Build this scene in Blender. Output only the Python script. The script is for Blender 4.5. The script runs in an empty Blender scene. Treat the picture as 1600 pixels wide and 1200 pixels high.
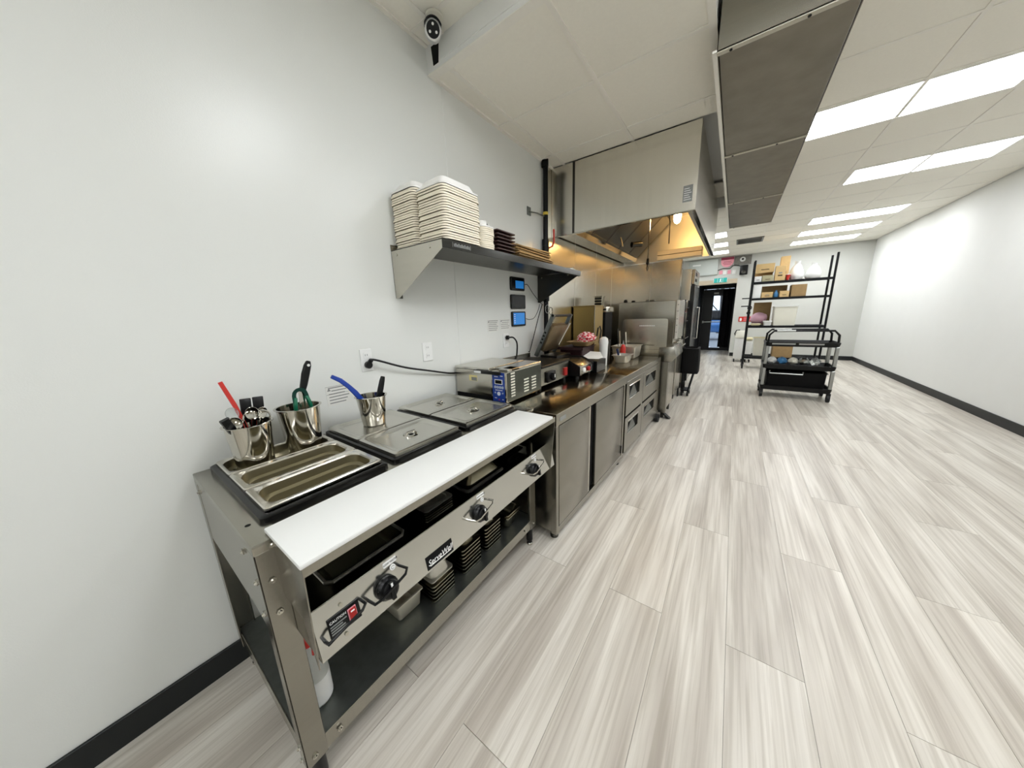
import bpy, bmesh, math, random
from mathutils import Matrix, Vector
random.seed(7)
sc = bpy.context.scene
COL = sc.collection

# ------------------------------------------------------------------ camera
CAMX, CAMY, CAMZ = 1.627, 0.0, 1.45
YAW, PITCH, ROLL, FPX = math.radians(-35.8926), math.radians(-12.5295), math.radians(-1.9469), 475.08
cy, sy, cp, sp, cr, sr = math.cos(YAW), math.sin(YAW), math.cos(PITCH), math.sin(PITCH), math.cos(ROLL), math.sin(ROLL)
fwd = Vector((sy * cp, cy * cp, sp)); rgt = Vector((cy, -sy, 0)); upv = rgt.cross(fwd)
r2 = rgt * cr + upv * sr; u2 = upv * cr - rgt * sr
cam = bpy.data.cameras.new('camera'); camo = bpy.data.objects.new('camera', cam); COL.objects.link(camo)
cam.sensor_fit = 'HORIZONTAL'; cam.sensor_width = 36.0; cam.lens = FPX / 1600.0 * 36.0
cam.clip_start = 0.02; cam.clip_end = 200
m = Matrix.Identity(4)
for i in range(3):
    m[i][0], m[i][1], m[i][2] = r2[i], u2[i], -fwd[i]
m[0][3], m[1][3], m[2][3] = CAMX, CAMY, CAMZ
camo.matrix_world = m
sc.camera = camo

# ------------------------------------------------------------------ world and exposure
w = bpy.data.worlds.new('daylight'); sc.world = w; w.use_nodes = True
w.node_tree.nodes['Background'].inputs[0].default_value = (0.72, 0.84, 1.0, 1)
w.node_tree.nodes['Background'].inputs[1].default_value = 1.6
sc.view_settings.view_transform = 'Standard'
sc.view_settings.look = 'None'
sc.view_settings.gamma = 1.0
sc.view_settings.use_curve_mapping = False
sc.view_settings.exposure = 0.34
LAMP = 11.5          # ceiling troffer emission strength
HOODLAMP = 95.0     # bulb inside the exhaust hood

# ------------------------------------------------------------------ materials
def srgb(h):
    h = h.lstrip('#'); c = [int(h[i:i + 2], 16) / 255 for i in (0, 2, 4)]
    return tuple((x / 12.92 if x <= 0.04045 else ((x + 0.055) / 1.055) ** 2.4) for x in c) + (1,)
MATS = {}
def mat(name, col, rough=0.5, metal=0.0, noise=0.0, nscale=20, bump=0.0, bscale=200, emit=0.0, trans=0.0, coat=0.0, stretch=None, spec=0.5, ior=1.45, alpha=1.0):
    if name in MATS: return MATS[name]
    M = bpy.data.materials.new(name); M.use_nodes = True
    nt = M.node_tree; b = nt.nodes['Principled BSDF']
    c = srgb(col) if isinstance(col, str) else tuple(col)
    b.inputs['Base Color'].default_value = c
    b.inputs['Roughness'].default_value = rough; b.inputs['Metallic'].default_value = metal
    b.inputs['Specular IOR Level'].default_value = spec; b.inputs['IOR'].default_value = ior
    b.inputs['Transmission Weight'].default_value = trans
    b.inputs['Coat Weight'].default_value = coat; b.inputs['Coat Roughness'].default_value = 0.1
    if emit: b.inputs['Emission Color'].default_value = c; b.inputs['Emission Strength'].default_value = emit
    tc = nt.nodes.new('ShaderNodeTexCoord'); mp = nt.nodes.new('ShaderNodeMapping')
    nt.links.new(tc.outputs['Object'], mp.inputs[0])
    if stretch: mp.inputs['Scale'].default_value = stretch
    n = nt.nodes.new('ShaderNodeTexNoise'); n.inputs['Scale'].default_value = nscale; n.inputs['Detail'].default_value = 4
    nt.links.new(mp.outputs[0], n.inputs['Vector'])
    amt = noise if noise else 0.03
    mx = nt.nodes.new('ShaderNodeMix'); mx.data_type = 'RGBA'
    mx.inputs[6].default_value = c; mx.inputs[7].default_value = tuple(x * (1 - amt * 2) for x in c[:3]) + (1,)
    nt.links.new(n.outputs[0], mx.inputs[0]); nt.links.new(mx.outputs[2], b.inputs['Base Color'])
    if bump:
        n2 = nt.nodes.new('ShaderNodeTexNoise'); n2.inputs['Scale'].default_value = bscale; n2.inputs['Detail'].default_value = 3
        nt.links.new(mp.outputs[0], n2.inputs['Vector'])
        bp = nt.nodes.new('ShaderNodeBump'); bp.inputs['Strength'].default_value = bump; bp.inputs['Distance'].default_value = 0.002
        nt.links.new(n2.outputs[0], bp.inputs['Height']); nt.links.new(bp.outputs[0], b.inputs['Normal'])
    MATS[name] = M
    return M
STEEL = mat('brushed_steel', '#9a978e', 0.24, 1.0, 0.06, 6, 0.05, 60, stretch=(1, 1, 14))
HOODST = mat('hood_steel', '#e2dfd6', 0.24, 1.0, 0.05, 5, 0.04, 50, stretch=(6, 1, .3))
PANELST = mat('control_panel_steel', '#cdcdc8', 0.15, 1.0, 0.05, 8)
HOODIN = mat('hood_liner_steel', '#dcd8cc', 0.42, 1.0, 0.06, 4, 0.05, 40, stretch=(1, 5, 1))
BARM = mat('pale_bar', '#eadfc6', .6, 0, .1, 30, stretch=(1, 1, 8))
CLADST = mat('cladding_steel', '#cdc9be', 0.24, 1.0, 0.06, 5, 0.05, 50, stretch=(1, 1, 10))
STEELH = mat('brushed_steel_horizontal', '#a3a096', 0.25, 1.0, 0.06, 6, 0.05, 60, stretch=(1, 14, 1))
TOPST = mat('worktop_steel', '#b3aa97', 0.17, 1.0, 0.08, 5, 0.02, 40)
SHINY = mat('polished_steel', '#c8c5bc', 0.10, 1.0, 0.04, 10)
PANST = mat('pan_steel', '#a29d8b', 0.22, 1.0, 0.06, 9)
LIDST = mat('lid_steel', '#cfcdc5', 0.27, 1.0, 0.04, 9)
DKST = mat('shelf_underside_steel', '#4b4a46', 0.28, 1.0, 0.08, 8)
DUCTST = mat('duct_steel', '#a09a8d', 0.42, 1.0, 0.2, 7, 0.05, 90)
GALV = mat('galvanised_steel', '#7b7f7b', 0.34, 0.85, 0.2, 26)
WALL = mat('wall_panel_white', '#e3e5e1', 0.28, 0.0, 0.015, 3, 0.12, 260, spec=0.5)
WALL2 = mat('painted_wall', '#ecedea', 0.6, 0, 0.02, 4)
TILE = mat('ceiling_tile', '#f6f3e8', 0.75, 0, 0.03, 60, 0.25, 400)
GRID = mat('ceiling_grid', '#f4f1e8', 0.5)
BLACK = mat('black_plastic', '#08090a', 0.32, spec=0.35)
GASKET = mat('black_gloss_frame', '#050506', 0.2, spec=0.4)
BLKMAT = mat('black_matte', '#070708', 0.7, spec=0.25)
BLKMET = mat('black_iron_pipe', '#17181a', 0.4, 0.6)
WHITEP = mat('white_plastic', '#eff0ee', 0.35)
BOARD = mat('cutting_board_white', '#e6e7e4', 0.42, 0, 0.02, 5, 0.05, 120)
BOARDE = mat('cutting_board_edge', '#d9d6ba', 0.5)
FOAM = mat('fibre_container', '#fbf2dc', 0.7, 0, 0.05, 40, 0.2, 300)
FOAMT = mat('fibre_container_white', '#f4f3ef', 0.65, 0, 0.02, 40)
BROWN = mat('dark_brown_plastic', '#3a2320', 0.4)
CARD = mat('cardboard', '#c9a36d', 0.85, 0, 0.12, 18, 0.1, 200)
CARDL = mat('cardboard_light', '#dcbc86', 0.85, 0, 0.1, 14)
KRAFT = mat('kraft_board', '#a5895f', 0.85, 0, 0.15, 18)
RED = mat('red_plastic', '#c8332b', 0.35)
REDD = mat('red_knob', '#a8221f', 0.4)
BLUE = mat('blue_plastic', '#1b3f9c', 0.35)
PANBLUE = mat('control_blue', '#23439a', 0.35)
GREEN = mat('green_plastic', '#0f6b4d', 0.35)
TEAL = mat('exit_teal', '#1f9a92', 0.4, emit=0.25)
WHITEL = mat('white_print', '#f2f2f0', 0.5)
GREYL = mat('grey_print', '#8a8c8a', 0.6)
PAPER = mat('paper_label', '#e6e6e1', 0.7)
SCREEN = mat('tablet_screen', '#2678c4', 0.2, emit=0.4)
SCRDK = mat('dark_screen', '#08080c', 0.25, spec=0.3)
YELLOW = mat('yellow_sticker', '#e2c84a', 0.5)
PINK = mat('pink_print', '#e59aa6', 0.6)
PINKD = mat('maroon_print', '#8a2f45', 0.6)
OFFW = mat('offwhite_plastic', '#e2e0d2', 0.4, 0, 0.03, 6)
GLASS = mat('clear_plastic', '#eef2f0', 0.12, 0, 0.01, 5, trans=0.85)
ALU = mat('aluminium', '#a9aba8', 0.35, 1.0)
DIFF = mat('troffer_diffuser', '#f8fbff', 0.5, emit=LAMP)
BULB = mat('hood_bulb_glass', (1.0, 0.60, 0.22, 1), 0.3, emit=HOODLAMP)
DOORM = mat('dark_door', '#101317', 0.35)
RUBBER = mat('rubber', '#18191a', 0.6)
BASEB = mat('baseboard_black', '#15191a', 0.5)
CARBLUE = mat('car_paint', '#3f6ea6', 0.2, 0.2, coat=0.6)
ASPH = mat('asphalt', '#8f9296', 0.9, 0, 0.1, 30)
BARK = mat('bark', '#3d3b3a', 0.9)
GOLD = mat('tan_enamel_steel', '#b39a63', 0.32, 0.9, 0.06, 8)
BEIGE = mat('beige_trim', '#bfb19a', 0.6)
CREAM = mat('cream_plastic', '#e8dfb4', 0.45)
GRIDDLE = mat('griddle_iron', '#22201e', 0.35, 0.7, 0.1, 15)
CLOTHW = mat('white_paper', '#f6f5f0', 0.8)

def checker_mat():
    M = bpy.data.materials.new('red_checked_paper'); M.use_nodes = True; nt = M.node_tree
    b = nt.nodes['Principled BSDF']; b.inputs['Roughness'].default_value = 0.7
    tc = nt.nodes.new('ShaderNodeTexCoord'); c = nt.nodes.new('ShaderNodeTexChecker')
    c.inputs['Scale'].default_value = 34; c.inputs[1].default_value = srgb('#d0394a'); c.inputs[2].default_value = srgb('#f4dcd8')
    nt.links.new(tc.outputs['Object'], c.inputs[0]); nt.links.new(c.outputs[0], b.inputs['Base Color'])
    return M
CHECK = checker_mat()

def plank_mat():
    M = bpy.data.materials.new('grey_oak_plank'); M.use_nodes = True; nt = M.node_tree; N = nt.nodes.new; L = nt.links.new
    b = nt.nodes['Principled BSDF']; b.inputs['Roughness'].default_value = 0.36; b.inputs['Specular IOR Level'].default_value = 0.45
    tc = N('ShaderNodeTexCoord'); oi = N('ShaderNodeObjectInfo')
    off = N('ShaderNodeCombineXYZ'); mul = N('ShaderNodeMath'); mul.operation = 'MULTIPLY'; mul.inputs[1].default_value = 37.0
    L(oi.outputs['Random'], mul.inputs[0]); L(mul.outputs[0], off.inputs[0]); L(mul.outputs[0], off.inputs[1]); L(mul.outputs[0], off.inputs[2])
    add = N('ShaderNodeVectorMath'); L(tc.outputs['Object'], add.inputs[0]); L(off.outputs[0], add.inputs[1])
    def streak(sx, sy, det, rough):
        mp = N('ShaderNodeMapping'); mp.inputs['Scale'].default_value = (sx, sy, 1); L(add.outputs[0], mp.inputs[0])
        n = N('ShaderNodeTexNoise'); n.inputs['Scale'].default_value = 1; n.inputs['Detail'].default_value = det; n.inputs['Roughness'].default_value = rough
        n.inputs['Distortion'].default_value = 0.4
        L(mp.outputs[0], n.inputs['Vector']); return n
    a = streak(11, 0.7, 3, 0.5); c = streak(75, 1.6, 5, 0.6)
    r1 = N('ShaderNodeValToRGB'); e = r1.color_ramp.elements
    e[0].position = 0.32; e[0].color = srgb('#b3aba0'); e[1].position = 0.66; e[1].color = srgb('#dcd7cd')
    mid = e.new(0.5); mid.color = srgb('#cac4b9')
    L(a.outputs[0], r1.inputs[0])
    r2_ = N('ShaderNodeValToRGB'); e = r2_.color_ramp.elements
    e[0].position = 0.36; e[0].color = (0.66, 0.63, 0.59, 1); e[1].position = 0.56; e[1].color = (1, 1, 1, 1)
    L(c.outputs[0], r2_.inputs[0])
    mx = N('ShaderNodeMix'); mx.data_type = 'RGBA'; mx.blend_type = 'MULTIPLY'; mx.inputs[0].default_value = 0.55
    L(r1.outputs[0], mx.inputs[6]); L(r2_.outputs[0], mx.inputs[7])
    hv = N('ShaderNodeHueSaturation'); mr = N('ShaderNodeMapRange'); mr.inputs[3].default_value = 0.95; mr.inputs[4].default_value = 1.05
    L(oi.outputs['Random'], mr.inputs[0]); L(mr.outputs[0], hv.inputs['Value']); L(mx.outputs[2], hv.inputs['Color'])
    L(hv.outputs[0], b.inputs['Base Color'])
    bp = N('ShaderNodeBump'); bp.inputs['Strength'].default_value = 0.12; bp.inputs['Distance'].default_value = 0.001
    L(c.outputs[0], bp.inputs['Height']); L(bp.outputs[0], b.inputs['Normal'])
    return M
PLANK = plank_mat()

# ------------------------------------------------------------------ geometry helpers
class G:
    def __init__(s): s.v = []; s.f = []
    def add(s, vs, fs):
        o = len(s.v); s.v += [tuple(p) for p in vs]; s.f += [tuple(o + i for i in f) for f in fs]; return s
    def box(s, x0, x1, y0, y1, z0, z1):
        return s.add([(x, y, z) for z in (z0, z1) for y in (y0, y1) for x in (x0, x1)],
                     [(0, 2, 3, 1), (4, 5, 7, 6), (0, 1, 5, 4), (2, 6, 7, 3), (0, 4, 6, 2), (1, 3, 7, 5)])
    def prism(s, poly, ax, a, b):
        n = len(poly)
        def P(p, t):
            return (t, p[0], p[1]) if ax == 'x' else (p[0], t, p[1]) if ax == 'y' else (p[0], p[1], t)
        return s.add([P(p, a) for p in poly] + [P(p, b) for p in poly],
                     [tuple(range(n))[::-1], tuple(range(n, 2 * n))] + [(i, (i + 1) % n, n + (i + 1) % n, n + i) for i in range(n)])
    def loft(s, loops, cap0=True, cap1=True):
        n = len(loops[0]); vs = [p for l in loops for p in l]; fs = []
        for k in range(len(loops) - 1):
            for i in range(n): fs.append((k * n + i, k * n + (i + 1) % n, (k + 1) * n + (i + 1) % n, (k + 1) * n + i))
        if cap0: fs.append(tuple(range(n))[::-1])
        if cap1: fs.append(tuple((len(loops) - 1) * n + i for i in range(n)))
        return s.add(vs, fs)
    def cyl(s, p0, p1, r0, r1=None, n=16):
        return s.tube([p0, p1], [r0, r0 if r1 is None else r1], n)
    def tube(s, pts, r, n=8):
        pts = [Vector(p) for p in pts]; rs = r if isinstance(r, (list, tuple)) else [r] * len(pts)
        loops = []; up = None
        for i, p in enumerate(pts):
            t = (pts[min(i + 1, len(pts) - 1)] - pts[max(i - 1, 0)]).normalized()
            if up is None: up = Vector((0, 0, 1)) if abs(t.z) < 0.9 else Vector((1, 0, 0))
            a = t.cross(up).normalized(); bb = a.cross(t).normalized(); up = bb
            loops.append([p + (a * math.cos(2 * math.pi * k / n) + bb * math.sin(2 * math.pi * k / n)) * rs[i] for k in range(n)])
        return s.loft(loops)
    def lathe(s, prof, c=(0, 0, 0), n=24, closed=False):
        loops = [[(c[0] + r * math.cos(2 * math.pi * k / n), c[1] + r * math.sin(2 * math.pi * k / n), c[2] + z) for k in range(n)] for r, z in prof]
        return s.loft(loops)
    def xf(s, M, start=0):
        s.v = s.v[:start] + [tuple(M @ Vector(p)) for p in s.v[start:]]; return s
def rrect(x0, x1, y0, y1, r, z, n=4):
    out = []
    for cx, cyy, a0 in ((x1 - r, y1 - r, 0), (x0 + r, y1 - r, 90), (x0 + r, y0 + r, 180), (x1 - r, y0 + r, 270)):
        for k in range(n + 1):
            a = math.radians(a0 + 90 * k / n); out.append((cx + r * math.cos(a), cyy + r * math.sin(a), z))
    return out
def pan_g(x0, x1, y0, y1, z, depth, rim=0.014, taper=0.012, r=0.03, up=1):
    """open tray: rim at z, floor at z-depth (up=-1 turns it over)"""
    t = 0.0025
    def R(i, zz, rr): return rrect(x0 + i, x1 - i, y0 + i, y1 - i, max(rr, 0.004), z + (zz if up > 0 else -zz))
    lo = [R(rim + taper + 0.012, -depth - t, r), R(rim + taper, -depth + 0.012, r), R(rim - t, -0.006, r), R(0, -0.006, r * 0.5), R(0, 0, r * 0.5),
          R(rim, 0, r), R(rim + 0.003, -0.006, r), R(rim + taper + t, -depth + 0.012, r), R(rim + taper + 0.012 + t, -depth, r)]
    if up < 0: lo = [l[::-1] for l in lo]
    return G().loft(lo)

ORD = 'lowest second third fourth fifth sixth seventh eighth ninth tenth eleventh twelfth thirteenth fourteenth fifteenth sixteenth seventeenth eighteenth nineteenth twentieth twenty-first twenty-second twenty-third twenty-fourth twenty-fifth'.split()
def nth(k): return ORD[k] if k == 0 else ORD[k] + ' from the bottom'
WL = {}
CNT = {}
def obj(name, g, material, parent=None, label=None, cat=None, group=None, kind=None, bev=0.0, seg=1, smooth=35, mesh=None, extra=None):
    if mesh is None:
        me = bpy.data.meshes.new(name)
        xs = list(zip(*g.v))
        if parent is None: o0 = Vector(((min(xs[0]) + max(xs[0])) / 2, (min(xs[1]) + max(xs[1])) / 2, min(xs[2])))
        else: o0 = WL[parent]
        me.from_pydata([tuple(Vector(p) - o0) for p in g.v], [], g.f)
        bm = bmesh.new(); bm.from_mesh(me); bmesh.ops.recalc_face_normals(bm, faces=bm.faces[:])
        if bev > 0:
            es = [e for e in bm.edges if len(e.link_faces) == 2 and e.calc_face_angle(0) > 0.6]
            bmesh.ops.bevel(bm, geom=es, offset=bev, segments=seg, affect='EDGES', profile=0.5, clamp_overlap=True)
        bm.to_mesh(me); bm.free()
        me.materials.append(material)
        if smooth:
            for p in me.polygons: p.use_smooth = True
            me.set_sharp_from_angle(angle=math.radians(smooth))
    else: me = mesh; o0 = None
    o = bpy.data.objects.new(name, me); COL.objects.link(o)
    if parent is None:
        o.location = o0 if o0 is not None else (0, 0, 0); WL[o] = Vector(o.location)
    else:
        o.parent = parent; WL[o] = WL[parent]
    tag(o, label, cat, group, kind)
    return o
def tag(o, label=None, cat=None, group=None, kind=None):
    if label: o['label'] = label
    if cat: o['category'] = cat
    if group: o['group'] = group
    if kind: o['kind'] = kind
def thing(name, label, cat, loc, group=None, kind=None):
    o = bpy.data.objects.new(name, None); COL.objects.link(o); o.location = loc; WL[o] = Vector(loc); o.empty_display_size = 0.1
    tag(o, label, cat, group, kind); return o
def copy_tree(o, parent=None):
    c = o.copy(); COL.objects.link(c)
    if parent is not None: c.parent = parent
    for ch in list(o.children): copy_tree(ch, c)
    return c
def text_g(s, size, M, shear=0.0, depth=0.0006, align='LEFT'):
    cu = bpy.data.curves.new('t', 'FONT'); cu.body = s; cu.size = size; cu.shear = shear; cu.extrude = depth; cu.align_x = align; cu.resolution_u = 3
    to = bpy.data.objects.new('t', cu); COL.objects.link(to)
    bpy.context.view_layer.update()
    me = bpy.data.meshes.new_from_object(to.evaluated_get(bpy.context.evaluated_depsgraph_get()))
    g = G(); g.add([v.co for v in me.vertices], [tuple(p.vertices) for p in me.polygons]); g.xf(M)
    bpy.data.objects.remove(to); bpy.data.curves.remove(cu); bpy.data.meshes.remove(me)
    return g
def frame_matrix(o, ex, ey):
    """local x -> ex, local y -> ey, origin o"""
    ex = Vector(ex).normalized(); ey = Vector(ey).normalized(); ez = ex.cross(ey)
    return Matrix(((ex.x, ey.x, ez.x, o[0]), (ex.y, ey.y, ez.y, o[1]), (ex.z, ey.z, ez.z, o[2]), (0, 0, 0, 1)))
def arc(c, r, a0, a1, n, ax='xz'):
    out = []
    for k in range(n + 1):
        a = math.radians(a0 + (a1 - a0) * k / n); u, v = r * math.cos(a), r * math.sin(a)
        out.append((c[0] + u, c[1], c[2] + v) if ax == 'xz' else (c[0], c[1] + u, c[2] + v) if ax == 'yz' else (c[0] + u, c[1] + v, c[2]))
    return out
# ==================================================================== ROOM SHELL
RX, RY0, RY1 = 4.3, -3.6, 11.8
floor = obj('floor', G().box(-0.1, RX + 0.1, RY0 - 0.1, 13.4, -0.1, -0.006), mat('floor_screed', '#7d776d', 0.8), kind='structure', smooth=0)
PW, PL = 0.258, 1.66
g0 = G().box(-PW / 2 + 0.0006, PW / 2 - 0.0006, -PL / 2 + 0.0009, PL / 2 - 0.0009, -0.006, 0)
first = None
row = 0
for k in range(-3, 14):
    x = 0.709 + PW * k + PW / 2
    joint = 1.39 if k % 2 == 0 else 0.535
    j = -5
    while True:
        yc = joint + PL * j + PL / 2; j += 1
        if yc + PL / 2 < RY0 - 0.05: continue
        if yc - PL / 2 > (13.3 if 0.3 < x < 1.8 else 11.9): break
        if first is None:
            first = obj('plank', G().box(-PW / 2 + 0.0006, PW / 2 - 0.0006, -PL / 2 + 0.0009, PL / 2 - 0.0009, 0, 0.006), PLANK, None, smooth=0)
            me = first.data; o = first
            first.data.transform(Matrix.Translation((0, 0, -0.006)))
        else:
            o = bpy.data.objects.new('plank', me); COL.objects.link(o)
        o.parent = floor; o.location = Vector((x, yc, 0)) - WL[floor]
wall_left = obj('wall_left', G().box(-0.12, 0, RY0, RY1 + 1.6, 0, 3.1), WALL, kind='structure', smooth=0)
for y in (-0.83, 0.395 - 0.6, 1.617):
    if y < 1.0: continue
    obj('panel_batten', G().prism([(0, y - 0.016), (0.004, y - 0.012), (0.004, y + 0.012), (0, y + 0.016)], 'z', 0.1, 2.99), WALL, wall_left, smooth=0)
obj('wall_right', G().box(RX, RX + 0.12, RY0, RY1 + 0.1, 0, 3.1), WALL2, kind='structure', smooth=0)
obj('wall_back', G().box(-0.12, RX + 0.12, RY0 - 0.12, RY0, 0, 3.1), WALL2, kind='structure', smooth=0)
DX0, DX1, DZ = 0.62, 1.6, 2.21
wf = G().box(0, DX0, RY1, RY1 + 0.12, 0, 3.1).box(DX1, RX, RY1, RY1 + 0.12, 0, 3.1).box(DX0, DX1, RY1, RY1 + 0.12, DZ, 3.1)
obj('wall_far', wf, mat('far_wall_toned_down', '#c9cac4', .7, 0, .03, 4), kind='structure', smooth=0)  # wall colour darkened to offset the strong ceiling light on it
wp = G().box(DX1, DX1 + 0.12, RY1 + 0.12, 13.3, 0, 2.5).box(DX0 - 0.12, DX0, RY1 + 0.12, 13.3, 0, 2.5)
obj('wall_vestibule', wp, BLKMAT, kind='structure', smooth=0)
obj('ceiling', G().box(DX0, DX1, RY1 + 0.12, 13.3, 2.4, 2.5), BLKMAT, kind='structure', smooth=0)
obj('baseboard_left', G().box(0, 0.012, RY0, 1.45, 0, 0.11), BASEB, kind='structure', bev=0.002)
obj('baseboard_far', G().box(DX1 + 0.02, RX, RY1 - 0.012, RY1, 0, 0.11), BASEB, kind='structure', bev=0.002)
obj('baseboard_right', G().box(RX - 0.012, RX, RY0, RY1 - 0.02, 0, 0.11), BASEB, kind='structure', bev=0.002)
obj('trim_1', G().box(DX0 - 0.06, DX1 - 0.0, RY1 - 0.03, RY1 - 0.002, DZ, DZ + 0.13), BEIGE, kind='structure', bev=0.003)
# stainless cladding behind the cook line
clad = [(2.9, 3.62), (3.625, 4.32), (4.325, 5.0), (5.005, 5.68)]
for y0, y1 in clad:
    obj('steel_panel', G().box(0.001, 0.006, y0, y1 - 0.003, 0.3, 2.86), CLADST, wall_left, bev=0.001)
part = obj('wall_partition', G().box(0, 0.88, 5.68, 5.76, 0, 2.235), WALL2, kind='structure', smooth=0)
for x0, x1 in ((0.0, 0.44), (0.443, 0.872)):
    obj('steel_panel', G().box(x0, x1, 5.673, 5.68, 0.3, 2.233), CLADST, part, bev=0.001)
obj('corner_trim', G().box(0.872, 0.888, 5.665, 5.77, 0.3, 2.235), SHINY, part, bev=0.002)
# ---- suspended ceiling
CZ = 3.0
ceil = obj('ceiling', G().box(-0.1, RX + 0.1, RY0 - 0.1, RY1 + 0.1, CZ + 0.05, CZ + 0.12), WALL2, kind='structure', smooth=0)
TS = 0.61
tx0, ty0 = 0.145, 1.39 - 9 * TS
LIGHTS = []
def troffer_cells():
    # (ix0, ix1, iy0, iy1) in tile indices
    return []
nx = int((RX - tx0) / TS) + 1; ny = int((RY1 - ty0) / TS) + 1
# troffers: left row 1 tile wide x 1 deep, right row two tiles wide
def iy(y): return int(round((y - ty0) / TS))
left_rows = [iy(v) for v in (7.9, 9.5, 10.6)]
near_rows = [iy(v) for v in (-2.9, -1.05, 0.78)]  # the rows behind the camera are unseen lamps added for brightness
fill_rows = [iy(v) for v in (2.0, 3.8)]  # extra lamps added to brighten the left wall
right_rows = [iy(v) for v in (5.6, 7.9, 9.5, 10.6)]
lit = set()
for r_ in left_rows: lit.add((1, r_))
for r_ in near_rows: lit.add((2, r_)); lit.add((3, r_))
for r_ in fill_rows: lit.add((3, r_)); lit.add((4, r_))
for r_ in right_rows: lit.add((4, r_)); lit.add((5, r_))
tile_me = None
DUCT = (1.42, 1.95, 2.18, 6.5)
def over(x0, x1, y0, y1, b): return x0 < b[1] - .02 and x1 > b[0] + .02 and y0 < b[3] - .02 and y1 > b[2] + .02
for a in range(-1, nx):
    for b_ in range(0, ny):
        x0 = max(0.0, tx0 + a * TS); x1 = min(RX, tx0 + (a + 1) * TS); y0 = max(RY0, ty0 + b_ * TS); y1 = min(RY1, ty0 + (b_ + 1) * TS)
        if x1 - x0 < .05 or y1 - y0 < .05 or (a, b_) in lit: continue
        if x1 < 1.42 and 1.45 < y0 and y1 < 5.6: continue
        if x0 > DUCT[0] and x1 < DUCT[1] and y0 > DUCT[2] and y1 < DUCT[3]: continue
        full = abs(x1 - x0 - TS) < .01 and abs(y1 - y0 - TS) < .01
        if full and tile_me is not None:
            o = bpy.data.objects.new('ceiling_tile', tile_me); COL.objects.link(o); o.parent = ceil
            o.location = Vector(((x0 + x1) / 2, (y0 + y1) / 2, CZ + 0.004)) - WL[ceil]
        elif full:
            o = obj('ceiling_tile', G().box(-TS / 2 + .008, TS / 2 - .008, -TS / 2 + .008, TS / 2 - .008, 0, .015), TILE, None, smooth=0)
            tile_me = o.data; o.parent = ceil; o.location = Vector(((x0 + x1) / 2, (y0 + y1) / 2, CZ + 0.004)) - WL[ceil]
        else:
            obj('ceiling_tile', G().box(x0 + .008, x1 - .008, y0 + .008, y1 - .008, CZ + .004, CZ + .019), TILE, ceil, smooth=0)
for a in range(0, nx):
    x = tx0 + a * TS
    obj('grid_runner', G().box(x - .012, x + .012, RY0, 1.5 if x < 1.4 else RY1, CZ, CZ + .03), GRID, ceil, smooth=0)
    if x < 1.4: obj('grid_runner', G().box(x - .012, x + .012, 5.7, RY1, CZ, CZ + .03), GRID, ceil, smooth=0)
for b_ in range(0, ny + 1):
    y = ty0 + b_ * TS
    if y < RY0 or y > RY1: continue
    xa = 0 if (y < 1.5 or y > 5.7) else 1.4
    obj('grid_runner', G().box(xa, RX, y - .012, y + .012, CZ + .0005, CZ + .03), GRID, ceil, smooth=0)
obj('wall_angle', G().box(0, .022, RY0, 1.5, CZ - .004, CZ + .02), GRID, ceil, smooth=0)
def troffer(x0, x1, y0, y1, label, n):
    t = thing('ceiling_light', label, 'ceiling light', ((x0 + x1) / 2, (y0 + y1) / 2, CZ - .002), 'recessed ceiling light panels')
    f = .03
    obj('frame', G().box(x0, x1, y0, y0 + f, CZ - .002, CZ + .02).box(x0, x1, y1 - f, y1, CZ - .002, CZ + .02).box(x0, x0 + f, y0 + f, y1 - f, CZ - .002, CZ + .02).box(x1 - f, x1, y0 + f, y1 - f, CZ - .002, CZ + .02), GRID, t, smooth=0)
    obj('diffuser', G().box(x0 + f, x1 - f, y0 + f, y1 - f, CZ + .004, CZ + .012), DIFF, t, smooth=0)
left_lab = {iy(7.9): 'lit ceiling panel just beyond the exhaust hood', iy(9.5): 'lit ceiling panel midway between hood and back door', iy(10.6): 'lit ceiling panel nearest the back door wall'}
for r_ in left_rows:
    troffer(tx0 + TS + .01, tx0 + 2 * TS - .01, ty0 + r_ * TS + .01, ty0 + (r_ + 1) * TS - .01, left_lab[r_], 0)
for r_, lab in zip(near_rows, ('unseen added ceiling light farthest behind the camera', 'unseen added ceiling light just behind the camera', 'wide lit ceiling panel just before the lowered ceiling')):
    troffer(tx0 + 2 * TS + .01, tx0 + 4 * TS - .01, ty0 + r_ * TS + .01, ty0 + (r_ + 1) * TS - .01, lab, 0)
for r_, lab in zip(fill_rows, ('added fill light panel beside the near end of the duct', 'added fill light panel beside the middle of the duct')):
    troffer(tx0 + 3 * TS + .01, tx0 + 5 * TS - .01, ty0 + r_ * TS + .01, ty0 + (r_ + 1) * TS - .01, lab, 0)
ords = ['first', 'second', 'third', 'fourth', 'fifth', 'sixth', 'seventh', 'eighth', 'ninth']
for i, r_ in enumerate(right_rows):
    troffer(tx0 + 4 * TS + .01, tx0 + 6 * TS - .01, ty0 + r_ * TS + .01, ty0 + (r_ + 1) * TS - .01,
            'wide lit ceiling panel over the aisle right of the duct, ' + ords[len(right_rows) - 1 - i] + ' from the back wall', 0)
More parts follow.
